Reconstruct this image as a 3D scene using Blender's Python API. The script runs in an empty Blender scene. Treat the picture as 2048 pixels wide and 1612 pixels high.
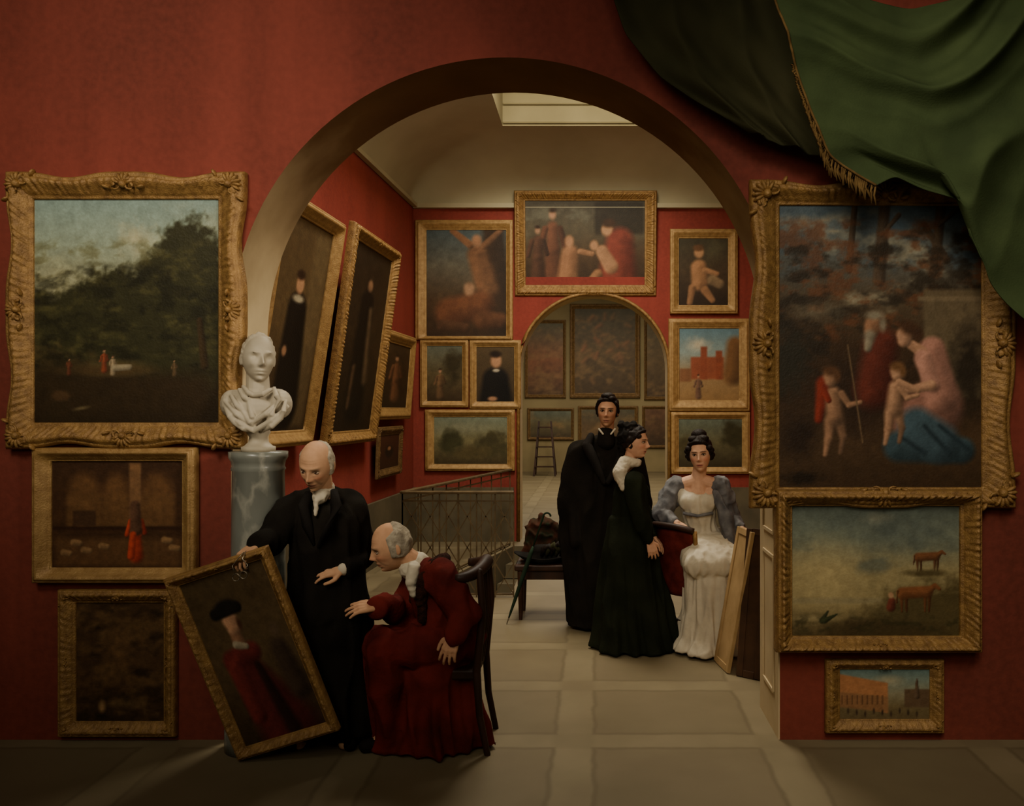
import bpy, bmesh, math, random
import numpy as np
from mathutils import Vector, Matrix, noise as mnoise
random.seed(7); rng=np.random.default_rng(7)
C=bpy.context.scene.collection
pi=math.pi; rad=math.radians
F=1696.0; CX=1190.0; CY=820.0; H=1.75
def A3(*a): return np.array(a,float)
def P(px,py,Y): return np.array([(px-CX)*Y/F, Y, H+(CY-py)*Y/F])
def unit(v): v=np.asarray(v,float); return v/np.linalg.norm(v)
def lin(c):
    c=np.asarray(c,float)/255.0
    return np.where(c<=.04045,c/12.92,((c+.055)/1.055)**2.4)
# ------------------------------------------------------------------ materials
def newmat(name):
    m=bpy.data.materials.new(name); m.use_nodes=True
    nt=m.node_tree; b=nt.nodes['Principled BSDF']; return m,nt,b
def mth(nt,op,a,b=None):
    n=nt.nodes.new('ShaderNodeMath'); n.operation=op
    for i,x in enumerate((a,b)):
        if x is None: continue
        if isinstance(x,(int,float)): n.inputs[i].default_value=x
        else: nt.links.new(x,n.inputs[i])
    return n.outputs[0]
def mixc(nt,f,a,b,mode='MIX'):
    n=nt.nodes.new('ShaderNodeMixRGB'); n.blend_type=mode
    for i,x in enumerate((f,a,b)):
        if isinstance(x,(int,float)): n.inputs[i].default_value=x
        elif isinstance(x,(tuple,list,np.ndarray)): n.inputs[i].default_value=(*[float(k) for k in x[:3]],1)
        else: nt.links.new(x,n.inputs[i])
    return n.outputs[0]
def noisen(nt,scale,detail=4,vec=None,st=None):
    n=nt.nodes.new('ShaderNodeTexNoise'); n.inputs['Scale'].default_value=scale; n.inputs['Detail'].default_value=detail
    tc=nt.nodes.new('ShaderNodeTexCoord'); src=tc.outputs['Object']
    if st:
        mp=nt.nodes.new('ShaderNodeMapping'); mp.inputs['Scale'].default_value=st
        nt.links.new(src,mp.inputs['Vector']); src=mp.outputs[0]
    nt.links.new(src,n.inputs['Vector']); return n.outputs['Fac']
def ramp01(nt,x,a,b):
    n=nt.nodes.new('ShaderNodeMapRange'); nt.links.new(x,n.inputs[0]); n.inputs[1].default_value=a; n.inputs[2].default_value=b
    n.clamp=True; return n.outputs[0]
def mat(name,c,c2=None,rough=.6,metal=0.,scale=8,bump=.0,bscale=40,spec=.3,attr=False,st=None):
    m,nt,b=newmat(name); c=lin(c)
    c2=lin(c2) if c2 is not None else c*.6
    f=ramp01(nt,noisen(nt,scale,5,st=st),.32,.68)
    if attr:
        a=nt.nodes.new('ShaderNodeAttribute'); a.attribute_name='Col'
        col=mixc(nt,f,a.outputs['Color'],mixc(nt,1.,a.outputs['Color'],(.86,.84,.82),'MULTIPLY'))
    else: col=mixc(nt,f,c,c2)
    nt.links.new(col,b.inputs['Base Color'])
    b.inputs['Roughness'].default_value=rough; b.inputs['Metallic'].default_value=metal
    b.inputs['Specular IOR Level'].default_value=spec
    if bump:
        bp=nt.nodes.new('ShaderNodeBump'); bp.inputs['Strength'].default_value=bump; bp.inputs['Distance'].default_value=.01
        nt.links.new(noisen(nt,bscale,4,st=st),bp.inputs['Height']); nt.links.new(bp.outputs[0],b.inputs['Normal'])
    return m
M={}
def red_wall(name,c1,c2,c3):
    m,nt,b=newmat(name)
    big=ramp01(nt,noisen(nt,1.1,7),.34,.66); st=ramp01(nt,noisen(nt,3.0,4,st=(2.2,1,.12)),.35,.65); fine=ramp01(nt,noisen(nt,26,5),.3,.7); bl=ramp01(nt,noisen(nt,.55,4),.42,.68)
    c=mixc(nt,big,lin(c1),lin(c2)); c=mixc(nt,mth(nt,'MULTIPLY',st,.5),c,lin(c2)*.8)
    c=mixc(nt,mth(nt,'MULTIPLY',bl,.6),c,lin(c3))
    c=mixc(nt,mth(nt,'MULTIPLY',fine,.3),c,lin(c1)*1.25)
    nt.links.new(c,b.inputs['Base Color']); b.inputs['Roughness'].default_value=.75; b.inputs['Specular IOR Level'].default_value=.15
    bp=nt.nodes.new('ShaderNodeBump'); bp.inputs['Strength'].default_value=.15; bp.inputs['Distance'].default_value=.01
    nt.links.new(noisen(nt,60,3),bp.inputs['Height']); nt.links.new(bp.outputs[0],b.inputs['Normal'])
    return m
M['red']=red_wall('red_damask',(138,64,51),(114,52,41),(94,49,39))
M['red2']=red_wall('red_inner',(144,62,51),(126,53,44),(112,50,41))
def arch_mat():   # pale stone piers; vault browned with height, its shade painted into the colour
    m,nt,b=newmat('arch_painted_shade')
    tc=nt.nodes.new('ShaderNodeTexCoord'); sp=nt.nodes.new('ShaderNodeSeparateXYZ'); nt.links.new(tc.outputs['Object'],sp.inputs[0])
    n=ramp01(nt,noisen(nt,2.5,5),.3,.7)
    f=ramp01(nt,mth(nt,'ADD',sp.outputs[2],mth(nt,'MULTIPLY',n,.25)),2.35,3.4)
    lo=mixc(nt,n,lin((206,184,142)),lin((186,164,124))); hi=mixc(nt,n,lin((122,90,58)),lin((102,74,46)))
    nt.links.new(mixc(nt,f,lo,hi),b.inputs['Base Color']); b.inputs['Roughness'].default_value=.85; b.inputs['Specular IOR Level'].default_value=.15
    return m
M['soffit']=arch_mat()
def floor_mat():
    m,nt,b=newmat('stone_floor')
    tc=nt.nodes.new('ShaderNodeTexCoord'); sp=nt.nodes.new('ShaderNodeSeparateXYZ'); nt.links.new(tc.outputs['Object'],sp.inputs[0])
    n0=mth(nt,'MULTIPLY',mth(nt,'SUBTRACT',noisen(nt,5,3),.5),.05)
    fx=mth(nt,'FRACT',mth(nt,'DIVIDE',mth(nt,'ADD',mth(nt,'ADD',sp.outputs[0],n0),20*1.07+.25),1.07))
    fy=mth(nt,'FRACT',mth(nt,'DIVIDE',mth(nt,'ADD',mth(nt,'ADD',sp.outputs[1],n0),20*.9-4.36),.9))
    def band(x,wd,s):
        n=nt.nodes.new('ShaderNodeMapRange'); n.interpolation_type='SMOOTHSTEP'; nt.links.new(mth(nt,'ABSOLUTE',mth(nt,'SUBTRACT',x,wd/2+.03)),n.inputs[0])
        n.inputs[1].default_value=wd/2+s; n.inputs[2].default_value=wd/2-s; return n.outputs[0]
    bx=band(fx,.20,.022); by=band(fy,.22,.028)
    bnd=mth(nt,'MAXIMUM',bx,by); cross=mth(nt,'MINIMUM',bx,by)
    c=mixc(nt,bnd,lin((118,105,80)),lin((129,116,89)))
    c=mixc(nt,cross,c,lin((122,109,83)))
    ed=mth(nt,'MULTIPLY',mth(nt,'MULTIPLY',bnd,mth(nt,'SUBTRACT',1.,bnd)),1.9)
    c=mixc(nt,ed,c,lin((84,72,52)))
    n=ramp01(nt,noisen(nt,2.0,6),.3,.7)
    c=mixc(nt,mth(nt,'MULTIPLY',n,.5),c,lin((98,86,63)))
    nt.links.new(c,b.inputs['Base Color']); b.inputs['Roughness'].default_value=.6; b.inputs['Specular IOR Level'].default_value=.15
    return m
M['floor']=floor_mat()
def marble_mat():
    m,nt,b=newmat('veined_grey_marble')
    n1=noisen(nt,5,6,st=(1,1,.5)); v=mth(nt,'ABSOLUTE',mth(nt,'SUBTRACT',noisen(nt,3.2,7,st=(1,1,.6)),.5))
    vein=ramp01(nt,v,.035,.0)
    c=mixc(nt,ramp01(nt,n1,.3,.7),lin((128,129,119)),lin((94,96,88))); c=mixc(nt,mth(nt,'MULTIPLY',vein,.55),c,lin((176,172,156)))
    nt.links.new(c,b.inputs['Base Color']); b.inputs['Roughness'].default_value=.28; b.inputs['Specular IOR Level'].default_value=.5
    return m
M['column']=marble_mat()
M['stone']=mat('reveal_plaster',(208,186,146),(190,168,128),.8,scale=3)
M['plaster']=mat('ceiling_plaster',(180,170,138),(166,155,124),.85,scale=1.2)
M['cream']=mat('shaft_plaster',(128,116,82),(112,101,70),.85,scale=1.5)
M['dado']=mat('dado_grey',(98,88,66),(80,72,54),.7,scale=4)
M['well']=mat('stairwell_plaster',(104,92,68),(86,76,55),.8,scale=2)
M['farwall']=mat('far_wall',(138,122,86),(116,102,72),.8,scale=1)
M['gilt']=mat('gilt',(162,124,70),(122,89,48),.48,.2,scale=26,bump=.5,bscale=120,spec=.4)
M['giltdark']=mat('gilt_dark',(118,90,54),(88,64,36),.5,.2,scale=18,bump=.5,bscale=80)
M['giltlight']=mat('gilt_light',(174,138,84),(144,109,62),.48,.2,scale=20,bump=.4,bscale=110,spec=.4)
M['paint']=mat('oil_painting',(128,128,128),rough=.5,attr=True,scale=60,bump=.2,bscale=90,spec=.2)
M['skin']=mat('skin',(128,128,128),rough=.65,attr=True,scale=30,spec=.15)
M['green']=mat('green_cloth',(66,78,48),(50,60,37),.9,scale=3,bump=.2,bscale=90,spec=.05)
M['greendark']=mat('green_cloth_dark',(60,58,38),(46,46,30),.9,scale=3,bump=.2,bscale=90,spec=.05)
M['black']=mat('black_wool',(33,29,24),(23,20,17),.95,scale=6,bump=.3,bscale=120,spec=.04)
M['blackhair']=mat('dark_hair',(36,25,18),(21,14,11),.6,scale=40,bump=.5,bscale=90,spec=.15)
M['greyhair']=mat('grey_hair',(176,164,142),(136,124,106),.8,scale=40,bump=.5,bscale=90,spec=.08)
M['robe']=mat('red_robe',(108,36,30),(70,24,20),.9,scale=6,bump=.35,bscale=60,spec=.06)
M['fur']=mat('dark_fur',(58,30,20),(30,16,11),.9,scale=50,bump=.8,bscale=160,spec=.1)
M['white']=mat('white_linen',(202,190,166),(186,174,152),.85,scale=12,bump=.2,bscale=60,spec=.1)
M['dgreen']=mat('dark_green_silk',(33,36,23),(22,25,16),.85,scale=5,bump=.25,bscale=60,spec=.06)
M['lilac']=mat('grey_lilac_silk',(118,116,116),(80,79,82),.7,scale=14,bump=.3,bscale=50,spec=.15)
M['marble']=mat('white_marble',(186,174,152),(160,148,126),.6,scale=6,spec=.2)
M['wood']=mat('dark_wood',(58,34,21),(36,21,12),.55,scale=10,st=(1,1,.2),spec=.25)
M['palewood']=mat('pale_wood',(176,144,98),(152,122,78),.7,scale=8)
M['brownwood']=mat('brown_panel',(78,52,32),(56,37,22),.7,scale=8)
M['iron']=mat('rail_iron',(104,86,58),(78,62,40),.55,.2,scale=12)
M['redcloth']=mat('red_upholstery',(108,40,33),(76,27,22),.85,scale=12,bump=.3,bscale=70,spec=.06)
M['shawl']=mat('patterned_shawl',(74,38,27),(30,38,25),.85,scale=14,bump=.3,bscale=60,spec=.1)
M['fringe']=mat('gold_fringe',(112,88,52),(80,60,34),.85,.0,scale=30,spec=.05)
M['steel']=mat('steel',(160,150,130),(110,100,84),.3,.8)
M['umb']=mat('green_umbrella',(34,50,34),(24,36,24),.7,spec=.1)
M['glass']=mat('pale_glass',(210,215,210),(200,205,200),.3)
M['hat']=mat('black_felt',(33,29,26),(23,21,19),.9,scale=10,spec=.06)
# ------------------------------------------------------------------ geometry
class G:
    def __init__(s): s.v=[]; s.f=[]; s.n=0
    def add(s,V,Fc):
        V=np.asarray(V,float).reshape(-1,3); o=s.n; s.v.append(V); s.f+=[tuple(int(i)+o for i in f) for f in Fc]; s.n+=len(V); return s
    def grid(s,A,cu=False,cv=False):
        m,n=A.shape[:2]; f=[]
        for i in range(m if cu else m-1):
            for j in range(n if cv else n-1):
                a=i*n+j; b=i*n+(j+1)%n; c=((i+1)%m)*n+(j+1)%n; d=((i+1)%m)*n+j
                f.append((a,b,c,d))
        return s.add(A,f)
    def rings(s,A,cap=True):
        m,n=A.shape[:2]; o=s.n; s.grid(A,False,True)
        if cap:
            s.f.append(tuple(range(o+n-1,o-1,-1))); s.f.append(tuple(range(o+(m-1)*n,o+m*n)))
        return s
    def ell(s,c,r,R=None,m=10,n=16):
        if np.isscalar(r): r=(r,r,r)
        th=np.linspace(.04,pi-.04,m); ph=np.linspace(0,2*pi,n,endpoint=False)
        T,Q=np.meshgrid(th,ph,indexing='ij')
        A=np.stack([np.sin(T)*np.cos(Q)*r[0],np.sin(T)*np.sin(Q)*r[1],np.cos(T)*r[2]],-1)
        if R is not None: A=A@np.asarray(R).T
        return s.rings(A+np.asarray(c))
    def cone(s,p0,r0,p1,r1,n=14):
        p0=np.asarray(p0,float); p1=np.asarray(p1,float); d=p1-p0; L=np.linalg.norm(d)
        d=d/L if L>1e-6 else A3(0,0,1)
        a=unit(np.cross(d,A3(0,0,1) if abs(d[2])<.9 else A3(1,0,0))); b=np.cross(d,a)
        ph=np.linspace(0,2*pi,n,endpoint=False); circ=np.outer(np.cos(ph),a)+np.outer(np.sin(ph),b)
        R=[]
        for t in np.linspace(-pi/2+.08,0,5): R.append(p0+d*r0*math.sin(t)+circ*r0*math.cos(t))
        for t in np.linspace(0,pi/2-.08,5): R.append(p1+d*r1*math.sin(t)+circ*r1*math.cos(t))
        return s.rings(np.array(R))
    def chain(s,pts,rs,n=14):
        for i in range(len(pts)-1): s.cone(pts[i],rs[i],pts[i+1],rs[i+1],n)
        return s
    def tube(s,pts,r,n=8,closed=False):
        pts=np.asarray(pts,float); m=len(pts); rs=np.full(m,r) if np.isscalar(r) else np.asarray(r)
        R=[]
        for i in range(m):
            d=unit(pts[(i+1)%m]-pts[i-1]) if closed else unit(pts[min(i+1,m-1)]-pts[max(i-1,0)])
            up=A3(0,0,1) if abs(d[2])<.95 else A3(1,0,0)
            a=unit(np.cross(d,up)); b=np.cross(d,a); ph=np.linspace(0,2*pi,n,endpoint=False)
            R.append(pts[i]+rs[i]*(np.outer(np.cos(ph),a)+np.outer(np.sin(ph),b)))
        A=np.array(R)
        return s.grid(A,True,True) if closed else s.rings(A)
    def box(s,c,size,R=None):
        x,y,z=[k/2 for k in size]
        V=np.array([(-x,-y,-z),(x,-y,-z),(x,y,-z),(-x,y,-z),(-x,-y,z),(x,-y,z),(x,y,z),(-x,y,z)])
        if R is not None: V=V@np.asarray(R).T
        return s.add(V+np.asarray(c),[(0,3,2,1),(4,5,6,7),(0,1,5,4),(1,2,6,5),(2,3,7,6),(3,0,4,7)])
    def beam(s,p0,p1,w,h):
        p0=np.asarray(p0,float);p1=np.asarray(p1,float); d=p1-p0; L=np.linalg.norm(d); d=d/L
        up=A3(0,0,1) if abs(d[2])<.95 else A3(0,1,0)
        a=unit(np.cross(d,up)); b=np.cross(a,d)
        return s.box((p0+p1)/2,(L,w,h),np.stack([d,a,b],1))
    def lathe(s,prof,c=(0,0,0),n=40):
        ph=np.linspace(0,2*pi,n,endpoint=False)
        A=np.array([[(r*math.cos(p),r*math.sin(p),z) for p in ph] for r,z in prof])
        return s.rings(A+np.asarray(c))
BASE={}
def finish(o,parent,base):
    C.objects.link(o)
    if parent is not None: o.parent=parent; BASE[o.name]=BASE.get(parent.name,np.zeros(3))
    elif base is not None: o.location=[float(k) for k in base]; BASE[o.name]=np.asarray(base,float)
    return o
def mesh_of(g,off):
    V=np.concatenate(g.v)-off
    me=bpy.data.meshes.new('m'); me.from_pydata(V.tolist(),[],g.f); return me
def build(g,name,m,parent=None,base=None,smooth=True,bev=0,cols=None,recalc=True,solid=0):
    off=BASE.get(parent.name,np.zeros(3)) if parent is not None else (np.asarray(base,float) if base is not None else np.zeros(3))
    me=mesh_of(g,off)
    if recalc:
        bm=bmesh.new(); bm.from_mesh(me); bmesh.ops.recalc_face_normals(bm,faces=bm.faces); bm.to_mesh(me); bm.free()
    me.polygons.foreach_set('use_smooth',[smooth]*len(me.polygons))
    if cols is not None: setcol(me,cols)
    me.materials.append(M[m]); o=bpy.data.objects.new(name,me); finish(o,parent,base)
    if bev:
        b=o.modifiers.new('bevel','BEVEL'); b.width=bev; b.segments=2; b.limit_method='ANGLE'
    if solid:
        b=o.modifiers.new('solid','SOLIDIFY'); b.thickness=solid
    return o
def setcol(me,cols):
    a=me.color_attributes.new('Col','FLOAT_COLOR','POINT')
    c=np.ones((len(me.vertices),4),dtype=np.float32); c[:,:3]=cols
    a.data.foreach_set('color',c.ravel())
def remesh(me,vox,it):
    o=bpy.data.objects.new('tmp',me); C.objects.link(o)
    r=o.modifiers.new('r','REMESH'); r.mode='VOXEL'; r.voxel_size=vox
    if it: s=o.modifiers.new('s','SMOOTH'); s.factor=.5; s.iterations=it
    dg=bpy.context.evaluated_depsgraph_get(); dg.update()
    me2=bpy.data.meshes.new_from_object(o.evaluated_get(dg),depsgraph=dg)
    bpy.data.objects.remove(o); me2.polygons.foreach_set('use_smooth',[True]*len(me2.polygons)); return me2
def verts_of(me):
    v=np.empty(len(me.vertices)*3,dtype=np.float32); me.vertices.foreach_get('co',v); return v.reshape(-1,3).astype(float)
def cloth(g,name,m,parent=None,base=None,vox=.010,it=5,fold=.007,fs=(9,9,2.6)):
    off=BASE.get(parent.name,np.zeros(3)) if parent is not None else np.asarray(base,float)
    me=remesh(mesh_of(g,off),vox,it)
    if fold:
        v=verts_of(me); nn=np.empty(len(v)*3,dtype=np.float32); me.vertices.foreach_get('normal',nn); nn=nn.reshape(-1,3)
        d=np.array([mnoise.noise(Vector((p[0]*fs[0],p[1]*fs[1],p[2]*fs[2]))) for p in v])
        d=1-2*np.abs(d)*1.6
        v=v+nn*(d*fold)[:,None]; v[:,2]=np.maximum(v[:,2],.004-off[2]); me.vertices.foreach_set('co',v.astype(np.float32).ravel())
    me.materials.clear(); me.materials.append(M[m]); o=bpy.data.objects.new(name,me); return finish(o,parent,base)
def tag(o,label=None,cat=None,group=None,kind=None):
    if label: o['label']=label
    if cat: o['category']=cat
    if group: o['group']=group
    if kind: o['kind']=kind
    return o
def empty(name,loc,label,cat,group=None,mw=None):
    o=bpy.data.objects.new(name,None); C.objects.link(o); o.empty_display_size=.1
    if mw is not None: o.matrix_world=mw; BASE[o.name]=np.zeros(3)
    else: o.location=[float(k) for k in loc]; BASE[o.name]=np.asarray(loc,float)
    return tag(o,label,cat,group)
def struct(g,name,m,smooth=False,**k): return tag(build(g,name,m,smooth=smooth,**k),kind='structure')
# ------------------------------------------------------------------ the setting
def arch_outline(cx,half,spring,n=48):
    pts=[(cx-half,0.),(cx-half,spring)]
    for i in range(1,n): a=pi-pi*i/n; pts.append((cx+half*math.cos(a),spring+half*math.sin(a)))
    return pts+[(cx+half,spring),(cx+half,0.)]
def arch_face(g,out,Y,x0,x1,top):
    n=len(out); O=[(x0,0.),(x0,top)]
    for i in range(2,n-2): O.append((x0+(x1-x0)*(i-1)/(n-3),top))
    O+=[(x1,top),(x1,0.)]
    V=[(x,Y,z) for x,z in out]+[(x,Y,z) for x,z in O]
    g.add(V,[(i,i+1,n+i+1,n+i) for i in range(n-1)])
YW=4.5; YR=5.0; YB=11.3
ACX,AH,ASP=-.475,1.456,2.165
out=arch_outline(ACX,AH,ASP,64)
g=G(); arch_face(g,out,YW,-4.6,4.6,4.75); struct(g,'wall_front','red',recalc=False)
g=G(); arch_face(g,out,YR,-4.6,4.6,4.75); struct(g,'wall_front_back_face','stone',recalc=False)
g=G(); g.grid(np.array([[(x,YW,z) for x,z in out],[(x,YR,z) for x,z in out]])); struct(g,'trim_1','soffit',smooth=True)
g=G()
for sx in (-1,1):
    xx=ACX+sx*(AH-.008)
    for z0,z1 in ((.22,.95),(1.08,2.05)):
        for yy in (YW+.11,YR-.11): g.beam((xx,yy,z0),(xx,yy,z1),.018,.016)
        for zz in (z0,z1): g.beam((xx,YW+.11,zz),(xx,YR-.11,zz),.016,.018)
struct(g,'trim_2','stone')
g=G()
for sx in (-1,1): g.box((ACX+sx*(AH-.004),(YW+YR)/2,ASP/2),(.008,YR-YW-.002,ASP))
struct(g,'trim_3','stone')
g=G(); g.box((1.56,5.375,1.2),(.88,.73,2.4)); struct(g,'wall_pier','stone')
def wx(Y): return -2.42-.25*(YB-Y)/6.24
ZC=4.48
g=G(); g.add([(wx(YR),YR,0),(wx(YB),YB,0),(wx(YB),YB,ZC),(wx(YR),YR,ZC)],[(0,1,2,3)]); struct(g,'wall_left','red2',recalc=False)
g=G(); g.add([(2.6,YR,0),(2.6,YB,0),(2.6,YB,ZC),(2.6,YR,ZC)],[(0,1,2,3)]); struct(g,'wall_right','red2',recalc=False)
DCX,DH,DSP=-.017,.983,2.30
do=arch_outline(DCX,DH,DSP,32)
g=G(); arch_face(g,do,YB,-2.42,2.6,ZC); struct(g,'wall_back','red2',recalc=False)
g=G(); g.grid(np.array([[(x,YB,z) for x,z in do],[(x,YB+.4,z) for x,z in do]])); struct(g,'trim_4','stone',smooth=True)
g=G(); g.tube([(x,YB-.02,z) for x,z in arch_outline(DCX,DH+.02,DSP,32)],.024,8); struct(g,'trim_5','gilt',smooth=True)
g=G(); g.box(((-2.42+DCX-DH-.08)/2,YB-.02,.36),(abs(-2.42-(DCX-DH-.08)),.04,.72)); g.box(((2.6+DCX+DH+.08)/2,YB-.02,.36),(2.6-(DCX+DH+.08),.04,.72)); struct(g,'baseboard_back','dado')
g=G(); g.beam((wx(YR)+.03,YR,.36),(wx(YB)+.03,YB-.05,.36),.04,.72); struct(g,'baseboard_left','dado')
g=G(); g.box((.09,YB-.04,ZC-.02),(5.0,.08,.06)); g.beam((wx(YR)+.04,YR+.02,ZC-.02),(wx(YB)+.04,YB-.06,ZC-.02),.06,.05); struct(g,'trim_6','plaster')
# coved ceiling rising to the skylight shaft
R=[]; n=30
def rect(x0l,x0r,x1,y0,y1,z):
    a=[(x0l+(x1-x0l)*t,y0,z) for t in np.linspace(0,1,n,endpoint=False)]
    a+=[(x1,y0+(y1-y0)*t,z) for t in np.linspace(0,1,n,endpoint=False)]
    a+=[(x1+(x0r-x1)*t,y1,z) for t in np.linspace(0,1,n,endpoint=False)]
    a+=[(x0r+(x0l-x0r)*t,y1+(y0-y1)*t,z) for t in np.linspace(0,1,n,endpoint=False)]
    return a
hx0,hx1,hy0,hy1=-1.09,.62,6.4,10.0
for a in np.linspace(0,pi/2,14):
    f=(1-math.cos(a)); z=ZC+.62*math.sin(a)
    R.append(rect(wx(YR)+(hx0-wx(YR))*f,wx(YB)+(hx0-wx(YB))*f,2.6+(hx1-2.6)*f,YR+(hy0-YR)*f,YB+(hy1-YB)*f,z))
g=G(); g.grid(np.array(R),False,True); struct(g,'ceiling','plaster',smooth=True)
g=G(); g.grid(np.array([rect(hx0,hx0,hx1,hy0,hy1,ZC+.62),rect(hx0,hx0,hx1,hy0,hy1,ZC+1.65)]),False,True)
for zz in (ZC+.66,ZC+.88): g.tube([(hx0+.01,hy1-.015,zz),(hx1-.01,hy1-.015,zz)],.016,6)
struct(g,'trim_7','cream')
g=G(); g.box(((hx0+hx1)/2,(hy0+hy1)/2,ZC+1.67),(hx1-hx0,hy1-hy0,.02)); w1=struct(g,'window_1','glass')
for i in range(1,4):
    g=G(); g.box((hx0+(hx1-hx0)*i/4,(hy0+hy1)/2,ZC+1.64),(.04,hy1-hy0,.04)); build(g,'glazing_bar','cream',w1,smooth=False)
for i in range(1,5):
    g=G(); g.box(((hx0+hx1)/2,hy0+(hy1-hy0)*i/5,ZC+1.64),(hx1-hx0,.04,.04)); build(g,'glazing_bar','cream',w1,smooth=False)
# floor with the stair well cut out
hole=[(-1.72,8.05),(-.80,8.05),(-.80,10.9),(-1.05,10.9)]
outer=[(-5,-1.5),(5,-1.5),(5,24.2),(-5,24.2)]
g=G(); V=[(x,y,0) for x,y in outer]+[(x,y,0) for x,y in hole]
g.add(V,[(i,(i+1)%4,4+(i+1)%4,4+i) for i in range(4)]); struct(g,'floor','floor')
g=G(); V=[(x,y,0) for x,y in hole]+[(x,y,-1.9) for x,y in hole]
g.add(V,[(i,(i+1)%4,4+(i+1)%4,4+i) for i in range(4)]+[(4,5,6,7)]); struct(g,'wall_stairwell','well')
# far room
g=G(); g.add([(-5,24.1,0),(5,24.1,0),(5,24.1,5),(-5,24.1,5)],[(0,1,2,3)]); struct(g,'wall_far','farwall')
g=G(); g.add([(-4.6,11.72,0),(-4.6,24.1,0),(-4.6,24.1,5),(-4.6,11.72,5)],[(0,1,2,3)]); struct(g,'wall_far_left','farwall')
g=G(); g.add([(4.6,11.72,0),(4.6,24.1,0),(4.6,24.1,5),(4.6,11.72,5)],[(0,1,2,3)]); struct(g,'wall_far_right','farwall')
g=G(); g.add([(-5,11.7,5),(5,11.7,5),(5,24.1,5),(-5,24.1,5)],[(0,1,2,3)]); struct(g,'ceiling_far','plaster')
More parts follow.
